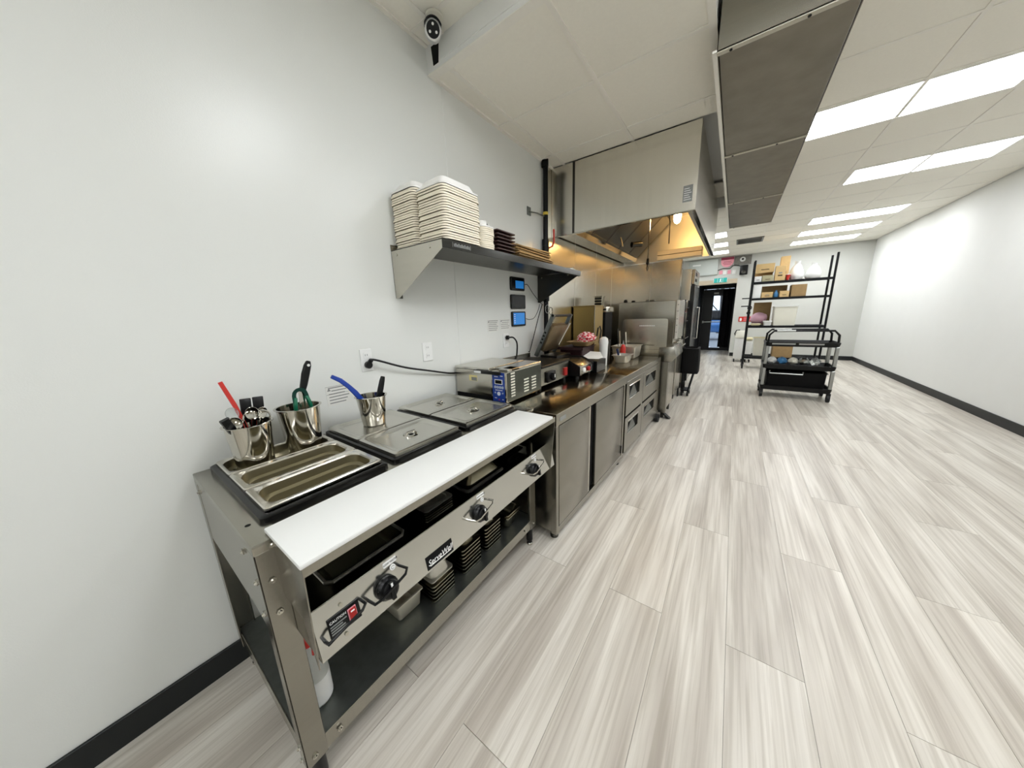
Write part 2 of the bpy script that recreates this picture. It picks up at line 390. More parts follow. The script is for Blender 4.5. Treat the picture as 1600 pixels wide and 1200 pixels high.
# ---- lowered ceiling over the cook line
SZ = 2.864
sof = obj('ceiling', G().box(0, 1.405, 1.50, 1.53, SZ, CZ + .02).box(1.39, 1.405, 1.53, 5.7, SZ, CZ + .04).box(0.0, 1.39, 5.66, 5.7, SZ, CZ + .04), WALL2, kind='structure', smooth=0)
xs_ = [0.0, 0.14, 0.78, 1.39]; ys_ = [1.53, 2.17, 2.81, 3.04]
for i in range(3):
    for j in range(3):
        if i == 0: continue
        obj('ceiling_tile', G().box(xs_[i] + .009, xs_[i + 1] - .009, ys_[j] + .009, ys_[j + 1] - .009, SZ + .006, SZ + .02), TILE, sof, smooth=0)
obj('border_strip', G().box(0.0, xs_[1] - .009, 1.53, 3.04, SZ + .008, SZ + .02), TILE, sof, smooth=0)
for x in xs_[1:3]: obj('grid_runner', G().box(x - .013, x + .013, 1.53, 3.04, SZ, SZ + .03), GRID, sof, smooth=0)
for y in ys_[1:3]: obj('grid_runner', G().box(0, 1.39, y - .013, y + .013, SZ + .0005, SZ + .03), GRID, sof, smooth=0)
obj('edge_angle', G().box(0, 1.41, 1.496, 1.545, SZ - .004, SZ), GRID, sof, smooth=0)
obj('edge_angle', G().box(0, .025, 1.545, 3.04, SZ - .004, SZ + .01), GRID, sof, smooth=0)
obj('edge_angle', G().box(1.375, 1.41, 1.545, 5.66, SZ - .004, SZ + .01), GRID, sof, smooth=0)
obj('fascia_opening', G().prism([(0.045, 2.985), (0.11, 2.985), (0.098, 2.89), (0.055, 2.89)], 'y', 1.4985, 1.5), BLKMAT, sof, smooth=0)
obj('fascia_panel', G().box(0.125, 1.40, 1.496, 1.5, SZ + .03, CZ - .02), WALL2, sof, smooth=0)
# ==================================================================== CEILING DUCT
du = thing('ceiling_duct', 'long brushed steel duct box hung under the ceiling beside the exhaust hood', 'duct', (1.685, 4.3, 2.735))
x0, x1, y0, y1 = DUCT
obj('duct_side', G().box(x0, x0 + .004, y0, y1, 2.745, 3.0), DUCTST, du, smooth=0)
obj('duct_side', G().box(x1 - .004, x1, y0, y1, 2.745, 3.0), DUCTST, du, smooth=0)
obj('duct_end', G().box(x0, x1, y0, y0 + .004, 2.745, 3.0), STEEL, du, smooth=0)
obj('duct_end', G().box(x0, x1, y1 - .004, y1, 2.745, 3.0), DUCTST, du, smooth=0)
for a, b in ((2.2, 3.53), (3.56, 5.03), (5.06, 6.48)):
    obj('bottom_panel', G().box(x0 + .01, x1 - .01, a, b, 2.737, 2.744), DUCTST, du, bev=.001)
for y in (2.19, 3.545, 5.045, 6.49):
    s_ = obj('joint_strip', G().box(x0, x1, y - .014, y + .014, 2.731, 2.737), mat('pale_strip', '#c4bfb0', .5), du, bev=.001)
    for xx in (x0 + .06, x1 - .18):
        obj('screw', G().cyl((xx, y, 2.731), (xx, y, 2.727), .007, n=8), BLKMET, s_)
obj('side_angle', G().box(x0 - .02, x0, y0, y1, 2.74, 2.75), GRID, du, smooth=0)

# ==================================================================== EXHAUST HOOD
hd = thing('exhaust_hood', 'big stainless steel exhaust hood with warm lit inside over the cook line', 'exhaust hood', (.65, 4.35, 2.235))
HX, HY0, HY1, HZ0, HZ1 = 1.29, 3.03, 5.66, 2.235, 2.86
obj('end_panel', G().box(.008, HX, HY0, HY0 + .004, HZ0, HZ1), HOODST, hd, bev=.001)
obj('end_panel', G().box(.008, HX, HY1 - .004, HY1, HZ0, HZ1), HOODIN, hd, bev=.001)
obj('front_panel', G().box(HX - .004, HX, HY0 + .005, HY1 - .005, HZ0, HZ1), HOODST, hd, bev=.001)
obj('top_panel', G().box(.008, HX - .005, HY0 + .005, HY1 - .005, HZ1 - .004, HZ1), HOODST, hd, smooth=0)
obj('inner_front', G().prism([(HX - .01, HZ0 + .004), (HX - .06, HZ0 + .004), (HX - .05, HZ0 + .06), (HX - .20, HZ1 - .02), (HX - .01, HZ1 - .02)], 'y', HY0 + .01, HY1 - .01), HOODIN, hd, bev=.002)
obj('bottom_lip', G().box(.008, HX, HY0 - .002, HY0 + .03, HZ0 - .006, HZ0), SHINY, hd, bev=.001)
obj('bottom_lip', G().box(HX - .03, HX + .002, HY0 + .03, HY1, HZ0 - .006, HZ0), SHINY, hd, bev=.001)
obj('seam_strip', G().box(.235, .258, HY0 - .003, HY0, HZ0, HZ1), DKST, hd, bev=.001)
lb = obj('rating_label', G().box(1.195, 1.262, HY0 - .002, HY0, 2.30, 2.42), GREYL, hd)
for k in range(6): obj('print_line', G().box(1.202, 1.255 - .008 * (k % 3), HY0 - .0026, HY0 - .002, 2.315 + k * .016, 2.319 + k * .016), WHITEL, lb, smooth=0)
# grease trough and baffle filters
obj('grease_trough', G().prism([(.03, 2.26), (.2, 2.26), (.22, 2.34), (.19, 2.34), (.18, 2.28), (.03, 2.28)], 'y', HY0 + .02, HY1 - .02), SHINY, hd, bev=.001)
fa, fb = Vector((.2, 0, 2.33)), Vector((.68, 0, 2.80)); fd = (fb - fa).normalized(); fn = Vector((fd.z, 0, -fd.x))
for k in range(5):
    ya = HY0 + .03 + k * .512; yb = ya + .5
    Mx = frame_matrix((fa.x, ya, fa.z), (0, 1, 0), fd)       # local x along y, local y up the slope, z = normal
    Ls = (fb - fa).length
    fr = obj('baffle_filter', G().box(0, .5, 0, .03, -.02, .02).box(0, .5, Ls - .03, Ls, -.02, .02).box(0, .025, .03, Ls - .03, -.02, .02).box(.475, .5, .03, Ls - .03, -.02, .02).box(.02, .48, .02, Ls - .02, .012, .018).xf(Mx), DKST, hd, bev=.002)
    for q in range(7):
        u = .045 + q * .062
        obj('baffle', G().prism([(u, -.016), (u + .04, -.016), (u + .034, 0.0), (u + .006, 0.0)], 'y', .035, Ls - .035).xf(Mx), DKST, fr)
# far end liner with two pale matte bars, drop pipes and bulb
for k in range(2): obj('end_bar', G().box(.53, 1.14, HY1 - .07, HY1 - .006, 2.25 + k * .07, 2.312 + k * .07), BARM, hd, bev=.003)
obj('suppression_pipe', G().tube([(.30, 4.35, 2.74), (.30, 4.36, 2.45), (.34, 4.38, 2.30)], .008), SHINY, hd)
pz = obj('suppression_pipe', G().tube([(.655, 4.4, 2.78), (.655, 4.4, 2.12)], .007), SHINY, hd)
obj('nozzle', G().lathe([(.004, .0), (.014, -.01), (.016, -.05), (.02, -.06), (.012, -.085)], (.655, 4.4, 2.12), 12), BLKMET, pz)
obj('nozzle_loop', G().tube([(.655, 4.4, 2.04), (.662, 4.41, 2.0), (.655, 4.4, 1.965), (.645, 4.39, 2.0), (.655, 4.4, 2.035)], .005, 6), BLKMET, pz)
obj('conduit', G().tube([(.72, 4.9, 2.83), (.78, 4.9, 2.75), (.8, 4.9, 2.6), (.8, 4.92, 2.35)], .007), BLKMET, hd)
obj('gas_sensor', G().cyl((.42, 4.5, 2.33), (.52, 4.6, 2.34), .035, n=14), DKST, hd)
lf = obj('light_fitting', G().lathe([(.03, .17), (.075, .17), (.08, .12), (.062, .11), (.02, .11)], (.93, 4.6, 2.55), 20), SHINY, hd)
obj('glass_globe', G().lathe([(.036, .11), (.042, .07), (.042, .02), (.03, -.02), (.01, -.035)], (.93, 4.6, 2.55), 18), BULB, lf)

# ==================================================================== GAS PIPE
gp = thing('gas_pipe', 'black iron gas pipe running up the wall beside the hood', 'pipe', (.036, 2.84, .9))
obj('pipe', G().cyl((.036, 2.84, .9), (.036, 2.855, 2.862), .024), BLKMET, gp)
for z in (2.15, 1.98, 2.845, 1.62): obj('coupling', G().cyl((.036, 2.845, z - .03), (.036, 2.845, z + .03), .034), BLKMET, gp)
obj('valve_body', G().lathe([(.024, -.09), (.033, -.06), (.034, .05), (.026, .09)], (.036, 2.845, 2.06), 14), BLKMET, gp)
obj('valve_handle', G().tube([(.06, 2.865, 2.10), (.095, 2.88, 2.115), (.105, 2.89, 2.16), (.102, 2.895, 2.27)], .009), RED, gp)
obj('yellow_band', G().cyl((.036, 2.85, 2.40), (.036, 2.85, 2.425), .0255), YELLOW, gp)
br = obj('wall_bracket', G().tube([(.006, 2.6, 2.38), (.03, 2.7, 2.385), (.036, 2.82, 2.385)], .006), GALV, gp)
obj('bracket_plate', G().box(0, .006, 2.57, 2.63, 2.35, 2.42), GALV, br, bev=.001)

# ==================================================================== STEAM TABLE
st = thing('steam_table', 'stainless steam table with control knobs and open shelf beneath', 'steam table', (.38, .8, 0))
TX0, TX1, TY0, TY1, TZ = .035, .715, .14, 1.47, .915
wy = [(.185, .575), (.597, .965), (.992, 1.395)]; wx = (.05, .635)
g = G()
ed = [TY0] + [v for w_ in wy for v in (w_[0] + .02, w_[1] - .02)] + [TY1]
for k in range(0, len(ed), 2): g.box(TX0, TX1, ed[k], ed[k + 1], TZ - .03, TZ)
for k in range(1, len(ed) - 1, 2): g.box(TX0, wx[0] + .02, ed[k], ed[k + 1], TZ - .03, TZ).box(wx[1] - .02, TX1, ed[k], ed[k + 1], TZ - .03, TZ)
obj('table_top', g, STEELH, st, bev=.003, seg=2)
obj('mounting_hole', G().cyl((.60, .163, TZ), (.60, .163, TZ + .0006), .007, n=10), BLKMAT, st)
for a, b in wy:
    w2 = obj('well_frame', G().loft([rrect(wx[0], wx[1], a, b, .02, TZ - .002), rrect(wx[0], wx[1], a, b, .02, TZ + .014), rrect(wx[0] + .006, wx[1] - .006, a + .006, b - .006, .018, TZ + .018), rrect(wx[0] + .018, wx[1] - .018, a + .018, b - .018, .012, TZ + .018), rrect(wx[0] + .03, wx[1] - .03, a + .03, b - .03, .012, TZ - .12), rrect(wx[0] + .05, wx[1] - .05, a + .05, b - .05, .01, TZ - .14)], cap0=False), GASKET, st)
obj('well_housing', G().box(TX0 + .02, TX1 - .03, TY0 + .03, TY1 - .03, .765, .80), GALV, st, bev=.004)
obj('front_apron', G().box(TX1 - .022, TX1 - .018, TY0 + .04, TY1 - .04, .76, TZ - .03), STEEL, st, smooth=0)
# end apron with a swept lower edge
obj('end_apron', G().prism([(TX0, TZ - .01), (TX1 - .003, TZ - .01), (TX1 - .003, .60), (.66, .64), (.60, .655), (TX0, .66)], 'y', TY0 + .001, TY0 + .005), STEELH, st, smooth=0)
obj('end_apron', G().box(TX0, TX1 - .003, TY1 - .005, TY1 - .001, .66, TZ - .01), STEELH, st, smooth=0)
for lx, sx in ((TX1, -1), (TX0, 1)):
    for ly, sgn in ((TY0, 1), (TY1, -1)):
        f = G().box(min(lx, lx + sx * .004), max(lx, lx + sx * .004), min(ly, ly + sgn * .06), max(ly, ly + sgn * .06), .125, TZ - .028)
        f.box(min(lx, lx + sx * .045), max(lx, lx + sx * .045), min(ly, ly + sgn * .004), max(ly, ly + sgn * .004), .125, TZ - .028)
        f.box(min(lx + sx * .004, lx + sx * .02), max(lx + sx * .004, lx + sx * .02), min(ly + sgn * .056, ly + sgn * .06), max(ly + sgn * .056, ly + sgn * .06), .19, TZ - .028)
        lg = obj('leg', f, STEEL, st, bev=.0012)
        ft = obj('foot', G().lathe([(.021, .13), (.021, .035), (.017, .03), (.017, .012)], (lx + sx * .028, ly + sgn * .035, 0), 16), BLACK, lg)
        obj('foot', G().lathe([(.017, .014), (.02, .01), (.02, 0.0)], (lx + sx * .028, ly + sgn * .035, 0), 16), SHINY, lg)
sh = obj('lower_shelf', G().box(TX0 + .005, TX1 - .006, TY0 + .006, TY1 - .006, .183, .188), GALV, st, smooth=0)
obj('shelf_lip', G().box(TX1 - .006, TX1 - .003, TY0 + .02, TY1 - .02, .13, .19), STEELH, sh, bev=.001)
obj('shelf_lip', G().box(TX0 + .004, TX1 - .004, TY0 + .005, TY0 + .009, .135, .192), STEELH, sh, bev=.001)
obj('shelf_lip', G().box(TX0 + .004, TX1 - .004, TY1 - .009, TY1 - .005, .135, .192), STEELH, sh, bev=.001)
def bolt(p, d, par, r=.0085):
    p = Vector(p); d = Vector(d)
    obj('bolt', G().cyl(p, p + d * .004, r, r, 6).cyl(p + d * .004, p + d * .008, r * .55, r * .4, 8), SHINY, par)
for z in (.80, .70, .155): bolt((TX1, TY0 + .025, z), (1, 0, 0), st)
bolt((TX1, TY0 + .10, .16), (1, 0, 0), st)
bolt((TX1, TY1 - .03, .16), (1, 0, 0), st); bolt((TX1, TY1 - .12, .16), (1, 0, 0), st)
for z in (.80, .70, .20, .15): bolt((TX1 - .025, TY0, z), (0, -1, 0), st)
for x in (.10, .62): bolt((x, TY0, .86), (0, -1, 0), st)
bolt((TX1, TY0 + .04, TZ - .018), (1, 0, 0), st)
# front bracket shelf carrying the cutting board
BZ, BX0, BX1, BY0, BY1 = .93, .68, .905, .178, 1.355
obj('board_bracket', G().box(BX0 - .01, BX1 - .004, BY0 + .004, BY1 + .03, BZ - .016, BZ - .013).box(BX1 - .006, BX1 - .003, BY0 + .004, BY1 + .03, BZ - .038, BZ - .013), STEELH, st, bev=.001)
obj('bracket_end', G().prism([(TX1, BZ - .016), (BX1 - .006, BZ - .016), (BX1 - .006, BZ - .045), (.87, .60), (.83, .735), (TX1, .735)], 'y', BY0 + .004, BY0 + .007), STEEL, st, smooth=0)
obj('bracket_end', G().prism([(TX1, BZ - .016), (BX1 - .006, BZ - .016), (BX1 - .006, BZ - .045), (.87, .60), (.83, .735), (TX1, .735)], 'y', BY1 + .03, BY1 + .033), STEEL, st, smooth=0)
# slanted control panel
PB, PT = (.868, .606), (.838, .742)
pn = Vector((PT[1] - PB[1], 0, -(PT[0] - PB[0]))).normalized()     # outward normal
pu = Vector((PT[0] - PB[0], 0, PT[1] - PB[1])).normalized()
PY0, PY1 = .192, 1.44
def pp(y, h, out=0.0):      # point on the panel: h metres above its lower edge
    return Vector((PB[0], y, PB[1])) + pu * h + pn * out
MPAN = lambda y, h, out=0.0: frame_matrix(pp(y, h, out), (0, 1, 0), pu)
cpn = obj('control_panel', G().box(0, PY1 - PY0, 0, .139, -.004, 0).xf(MPAN(PY0, 0)), PANELST, st, bev=.0015)
obj('panel_return', G().box(.60, PB[0] - .003, PY0, PY1, PB[1], PB[1] + .004), STEELH, st, smooth=0)
obj('panel_end', G().prism([(.72, .612), (PB[0] - .004, .612), (PT[0] - .004, .74), (.72, .742)], 'y', PY0, PY0 + .003), STEEL, st, smooth=0)
obj('panel_end', G().prism([(.72, .612), (PB[0] - .004, .612), (PT[0] - .004, .74), (.72, .742)], 'y', PY1 - .003, PY1), STEEL, st, smooth=0)
obj('tray_shelf', G().box(.40, .84, PY0 + .004, PY1 - .004, .618, .622), DKST, st, smooth=0)
for y, tagt in ((.385, 'k1'), (.805, 'k2'), (1.23, 'k3')):
    h = .062
    kb = obj('control_knob', G().lathe([(.034, 0), (.034, .012), (.027, .018), (.025, .03), (.016, .033)], (0, 0, 0), 24).box(-.006, .006, -.026, .026, .03, .04).xf(MPAN(y, h, .001)), BLACK, st, bev=.001)
    obj('knob_mark', G().box(-.003, .003, .010, .026, .0405, .0412).xf(MPAN(y, h, .001)), WHITEL, kb)
    for q in range(7):
        a = math.radians(-200 + q * 37)
        obj('dial_mark', G().box(-.0022, .0022, -.0022, .0022, .0125, .0132).xf(MPAN(y + .030 * math.cos(a), h + .030 * math.sin(a), .001)), WHITEL, kb)
    obj('knob_guard', G().tube([pp(y - .055, h - .0, 0), pp(y - .055, h + .002, .038), pp(y - .035, h + .004, .044), pp(y + .045, h + .022, .044), pp(y + .058, h + .03, .036), pp(y + .052, h + .034, 0)], .0042, 8), BLACK if y < .5 else SHINY, st)
    lab = obj('heat_label', G().loft([rrect(-.022, .022, -.008, .008, .003, 0), rrect(-.022, .022, -.008, .008, .003, .0007)]).xf(MPAN(y + .028, .124, 0)), WHITEL, st)
    obj('lettering', text_g('LOW WATER', .0078, MPAN(y + .028 - .021, .1215, .0009)), BLKMAT, lab)
    lc = obj('indicator', G().cyl((0, 0, 0), (0, 0, .002), .009, n=18).xf(MPAN(y + .033, .104, 0)), WHITEL, st)
    obj('indicator_symbol', G().tube(arc((0, 0, .0024), .005, 0, 320, 10, 'xy'), .0008, 4).xf(MPAN(y + .033, .104, 0)), GREYL, lc)
# name plate
npl = obj('name_plate', G().box(0, .118, 0, .046, 0, .0012).xf(MPAN(.528, .008, 0)), BLKMAT, st)
obj('lettering', text_g('ServeWell', .0262, MPAN(.533, .020, .0013), .3), WHITEL, npl)
obj('underline', G().box(.012, .108, .0085, .0115, .0012, .0018).xf(MPAN(.528, .008, 0)), WHITEL, npl)
# switch plate with caution print, rocker and guard bar
swp = obj('switch_plate', G().box(0, .082, 0, .054, 0, .003).xf(MPAN(.222, .04, 0)), BLACK, st, bev=.001)
obj('rocker_bezel', G().box(.050, .072, .012, .044, .003, .005).xf(MPAN(.222, .04, 0)), PINK, swp)
obj('rocker_switch', G().box(.0525, .0695, .0145, .0415, .005, .009).xf(MPAN(.222, .04, 0)), REDD, swp)
obj('rocker_mark', G().box(.056, .066, .034, .038, .009, .0095).xf(MPAN(.222, .04, 0)), WHITEL, swp)
obj('lettering', text_g('CAUTION', .0095, MPAN(.226, .04 + .038, .0033)), WHITEL, swp)
for k in range(4): obj('print_line', G().box(.004, .046 - .006 * (k % 3), .008 + k * .0068, .0112 + k * .0068, .003, .0035).xf(MPAN(.222, .04, 0)), GREYL, swp)
obj('guard_bar', G().tube([pp(.210, .046, 0), pp(.210, .05, .024), pp(.222, .056, .028), pp(.300, .070, .028), pp(.312, .078, .024), pp(.312, .08, 0)], .0042, 8), BLACK, st)
for y, h in ((.262, .108), (.258, .026)):
    obj('panel_screw', G().cyl((0, 0, 0), (0, 0, .004), .005, n=10).xf(MPAN(y, h, 0)), SHINY, st)

obj('cutting_board', G().box(BX0, BX1, BY0, BY1, BZ - .013, BZ), BOARD, None, 'long white plastic cutting board along the front of the steam table', 'cutting board', bev=.003, seg=2)

# pans in the near well
def pan(name, x0, x1, y0, y1, z, d, label, cat='pan', grp=None, m=None, **k):
    return obj(name, pan_g(x0, x1, y0, y1, z, d, **k), m or PANST, None, label, cat, grp)
def well_pan(x0, x1, y0, y1, z, d, label, rim=.02):
    t = thing('food_pan', label, 'pan', ((x0 + x1) / 2, (y0 + y1) / 2, z - d), 'food pans set in the near steam well')
    def Q(i, zz, r): return rrect(x0 + i, x1 - i, y0 + i, y1 - i, r, z + zz, 6)
    obj('pan_body', G().loft([Q(rim + .022, -d - .002, .03), Q(rim + .012, -.035, .035), Q(rim + .0, -.034, .04), Q(rim - .002, -.004, .04), Q(rim, -.002, .04), Q(rim + .003, -.03, .04), Q(rim + .016, -.036, .034), Q(rim + .024, -d + .012, .032), Q(rim + .034, -d, .03)]), PANIN, t)
    obj('pan_rim', G().loft([Q(rim - .001, -.006, .04), Q(0, -.007, .012), Q(0, 0, .012), Q(.003, .003, .012), Q(rim - .004, .002, .04), Q(rim + .001, -.003, .04)], cap0=False, cap1=False), RIMST, t)
PANIN = mat('pan_inside_steel', '#a59e86', 0.34, 1.0, 0.08, 9)
RIMST = mat('pan_rim_steel', '#e0ddd5', 0.2, 1.0, 0.03, 9)
well_pan(.425, .607, .203, .564, TZ + .026, .105, 'long empty steel food pan nearest the cutting board')
well_pan(.244, .424, .203, .564, TZ + .026, .105, 'long empty steel food pan in the middle of the near well')
well_pan(.062, .243, .203, .564, TZ + .026, .04, 'shallow steel pan against the wall under two utensil cups', .012)
# lids
def lid(x0, x1, y0, y1, z, label):
    t = thing('pan_lid', label, 'pan lid', ((x0 + x1) / 2, (y0 + y1) / 2, z - .012), 'flat steel lids on the steam wells')
    def R(i, zz, r): return rrect(x0 + i, x1 - i, y0 + i, y1 - i, r, z + zz)
    obj('lid_sheet', G().loft([R(.0, -.012, .012), R(0, 0, .012), R(.006, .004, .012), R(.022, .004, .02), R(.034, -.004, .03), R(.04, -.004, .03)]), LIDST, t)
    cx, cyy = (x0 + x1) / 2, (y0 + y1) / 2
    b = obj('handle_recess', G().lathe([(.036, .0), (.03, .003), (.022, .001), (.012, 0)], (cx, cyy, z - .004), 20), SHINY, t)
    obj('handle', G().tube([(cx, cyy - .026, z - .004), (cx, cyy - .02, z + .008), (cx, cyy + .02, z + .008), (cx, cyy + .026, z - .004)], .005, 8), SHINY, t)
lz = TZ + .032
lid(.348, .622, .61, .955, lz, 'flat steel lid on the middle well beside the cutting board')
lid(.062, .344, .61, .955, lz, 'flat steel lid on the middle well carrying a utensil cup')
lid(.348, .622, 1.005, 1.385, lz, 'flat steel lid on the far well beside the cutting board')
lid(.062, .344, 1.005, 1.385, lz, 'flat steel lid on the far well against the wall')
# utensil cups
def cup(c, r0, r1, h, label):
    t = .002
    return obj('utensil_cup', G().lathe([(r0 - .004, 0), (r0, .004), (r1, h - .003), (r1 + .007, h - .002), (r1 + .007, h), (r1 - t, h), (r0 - t, .006), (r0 - .008, .005)], c, 32), SHINY, None, label, 'utensil cup', 'steel utensil cups on the steam table')
c1, c2, c3 = (.150, .305, TZ - .013), (.145, .480, TZ - .013), (.20, .775, lz - .003)
cup(c1, .058, .072, .184, 'steel utensil cup crowded with spoons and black handles')
cup(c2, .062, .079, .204, 'widest steel utensil cup holding green tongs and a black knife')
cup(c3, .053, .068, .148, 'smallest steel utensil cup standing on a flat steel lid')
def strip_tube(pts, w, t, up=(0, 0, 1)):
    """flat bar swept along pts"""
    pts = [Vector(p) for p in pts]; loops = []
    ws = w if isinstance(w, (list, tuple)) else [w] * len(pts)
    for i, p in enumerate(pts):
        d = (pts[min(i + 1, len(pts) - 1)] - pts[max(i - 1, 0)]).normalized()
        a = d.cross(Vector(up)).normalized(); b = a.cross(d).normalized(); ww = ws[i] / 2
        loops.append([p + a * ww * .8 + b * t / 2, p + a * ww, p + a * ww * .8 - b * t / 2, p - a * ww * .8 - b * t / 2, p - a * ww, p - a * ww * .8 + b * t / 2])
    return G().loft(loops)
UT = 'utensils standing in the cups'
# red spatula, black handled turners, ladles in cup 1
obj('utensil', strip_tube([(.155, .318, .96), (.13, .30, 1.08), (.12, .285, 1.16), (.115, .262, 1.25)], [.012, .012, .015, .014], .008, (1, 0, 0)), RED, None, 'red handled spatula leaning out of the leftmost cup', 'spatula', UT)
for yy, xx, lab in ((.322, .11, 'left one of two black handled turners standing together in the leftmost cup'), (.360, .115, 'right one of two black handled turners standing together in the leftmost cup')):
    t = thing('turner', lab, 'turner', (.15, .31, .94), UT)
    obj('shaft', strip_tube([(.14, .315, .935), (xx + .005, yy - .012, 1.09)], .014, .003, (1, 0, 0)), SHINY, t)
    obj('handle', strip_tube([(xx + .006, yy - .014, 1.08), (xx, yy - .003, 1.135), (xx - .002, yy, 1.172)], [.03, .036, .036], .016, (1, 0, 0)), BLACK, t, bev=.002)
def spoon(base, tip, r, up, lab, m=SHINY, nm='serving_spoon', cat='spoon'):
    t = thing(nm, lab, cat, base, UT)
    base, tip = Vector(base), Vector(tip); d = (tip - base).normalized()
    obj('handle', G().tube([base, base.lerp(tip, .6), tip - d * r * .8], .0042, 8), m, t)
    up = Vector(up); ax = d.cross(up).normalized(); nn = ax.cross(d)
    Mb = Matrix(((ax.x, d.x, nn.x, tip.x), (ax.y, d.y, nn.y, tip.y), (ax.z, d.z, nn.z, tip.z), (0, 0, 0, 1)))
    g = G(); pr = [(.15, -.3), (.6, -.24), (.9, -.1), (1, 0), (.96, .02), (.85, -.05), (.55, -.18), (.12, -.24)]
    g.loft([[(r * .82 * q * math.cos(2 * math.pi * k / 20), r * q * math.sin(2 * math.pi * k / 20), z * r) for k in range(20)] for q, z in pr]); g.xf(Mb)
    obj('bowl', g, m, t)
spoon((.16, .30, .94), (.195, .262, 1.105), .026, (1, -.4, .3), 'round steel ladle at the front rim of the leftmost cup', SHINY, 'ladle', 'ladle')
spoon((.15, .30, .94), (.18, .318, 1.125), .026, (1, -.4, .2), 'upright oval serving spoon in front of the black handles')
spoon((.15, .31, .94), (.165, .350, 1.115), .024, (1, .3, .2), 'oval serving spoon at the right of the leftmost cup')
spoon((.14, .30, .94), (.14, .27, 1.13), .024, (1, -.2, .2), 'clear plastic scoop beside the red spatula', GLASS, 'plastic_scoop', 'scoop')
obj('wire_whisk', G().tube(arc((.15, .325, 1.10), .03, 0, 180, 10, 'yz'), .003, 6).tube(arc((.17, .345, 1.10), .028, 0, 180, 10, 'yz'), .003, 6).tube([(.15, .295, 1.10), (.155, .31, .945)], .003, 6).tube([(.15, .355, 1.10), (.155, .32, .945)], .003, 6).tube([(.17, .317, 1.10), (.157, .312, .945)], .003, 6).tube([(.17, .373, 1.10), (.158, .322, .945)], .003, 6), SHINY, None, 'looped steel wire whisk sticking out of the leftmost cup', 'whisk', UT)
obj('spatula_handle', strip_tube([(.155, .29, .96), (.178, .256, 1.07), (.188, .236, 1.125)], [.02, .03, .03], .018, (1, 0, 0)), BLACK, None, 'thick black handle at the left edge of the leftmost cup', 'utensil', UT)
# tongs and knife in cup 2
tg = thing('tongs', 'green handled tongs with rounded spring end in the widest cup', 'tongs', (.14, .49, .95), UT)
obj('spring', strip_tube([(.145, .472, 1.12), (.14, .474, 1.15)] + arc((.14, .497, 1.152), .022, 175, 5, 8, 'yz') + [(.14, .520, 1.15), (.145, .523, 1.12)], .016, .003, (1, 0, 0)), mat('dark_green_steel', '#123c33', .3, .5), tg)
for s_ in (-1, 1):
    obj('grip', strip_tube([(.15, .498 + s_ * .03, 1.09), (.145, .498 + s_ * .026, 1.12), (.142, .498 + s_ * .021, 1.142)], [.022, .026, .016], .012, (0, 1, 0)), GREEN, tg, bev=.002)
    obj('arm', strip_tube([(.15, .49 + s_ * .012, .945), (.15, .497 + s_ * .03, 1.095)], .018, .0025, (0, 1, 0)), SHINY, tg)
kn = thing('kitchen_knife', 'black handled knife standing tallest in the widest cup', 'knife', (.14, .49, .95), UT)
obj('blade', strip_tube([(.14, .48, .945), (.13, .51, 1.17)], [.006, .028], .002, (1, 0, 0)), SHINY, kn)
obj('handle', strip_tube([(.13, .510, 1.16), (.13, .521, 1.19), (.13, .535, 1.235), (.13, .548, 1.27), (.13, .555, 1.29)], [.024, .03, .034, .03, .016], .018, (1, 0, 0)), BLACK, kn, bev=.003)
obj('hang_hole', G().cyl((.1405, .549, 1.272), (.1415, .549, 1.272), .006, n=10), WALL, kn)
# blue handle and black handle in cup 3
bl = thing('ladle', 'blue handled ladle leaning far left out of the smallest cup', 'ladle', (.2, .78, .95), UT)
obj('handle', strip_tube([(.195, .735, 1.07), (.193, .705, 1.12), (.19, .68, 1.155), (.19, .648, 1.19), (.19, .612, 1.215)], [.026, .026, .022, .022, .018], .012, (1, 0, 0)), BLUE, bl, bev=.002)
obj('shaft', strip_tube([(.20, .79, .955), (.195, .737, 1.068)], .012, .004, (1, 0, 0)), SHINY, bl)
bk = thing('peeler', 'black looped handle standing at the right in the smallest cup', 'peeler', (.2, .79, .95), UT)
obj('handle', strip_tube([(.195, .815, 1.06), (.192, .835, 1.11), (.19, .85, 1.15), (.19, .858, 1.172)], [.026, .03, .026, .018], .018, (1, 0, 0)), BLACK, bk, bev=.002)
obj('shaft', strip_tube([(.20, .79, .955), (.195, .816, 1.062)], .01, .004, (1, 0, 0)), SHINY, bk)

# pans on the tray shelf behind the control panel
obj('tray_shelf_stop', G().box(.40, .404, PY0 + .004, PY1 - .004, .622, .68), DKST, st, smooth=0)
SATIN = mat('satin_pan_steel', '#d3d0c7', 0.38, 0.8, 0.05, 12)
sp0 = thing('sheet_pan', 'wide shallow steel tray behind the control panel nearest the switch', 'tray', (.56, .42, .63))
obj('tray_body', pan_g(.42, .705, .285, .56, .672, .042), PANST, sp0)
obj('rolled_rim', G().tube([(.44, .285, .674), (.69, .285, .674), (.708, .30, .674), (.708, .545, .674), (.69, .56, .674), (.44, .56, .674)], .006, 8), SATIN, sp0)
for k in range(5):
    pan('nested_pan', .47, .70, .66, .815, .650 + k * .011, .022, 'dark steel pan in the nested stack under the cutting board, ' + nth(k) if k < 4 else 'topmost dark steel pan in the nested stack under the cutting board', 'pan', 'nested pans on the tray shelf', SATIN if k == 4 else PANST)
pan('long_pan', .46, .715, .89, 1.165, .668, .042, 'long steel pan upright behind the middle knob', 'pan', None, SATIN)
pan('long_pan', .465, .71, .895, 1.16, .676, .04, 'overturned steel pan on top of the long pan behind the middle knob', 'pan', None, up=-1)
pan('long_pan', .50, .70, 1.22, 1.38, .70, .07, 'small dark pan under the far end of the cutting board', 'pan', None, DKST)
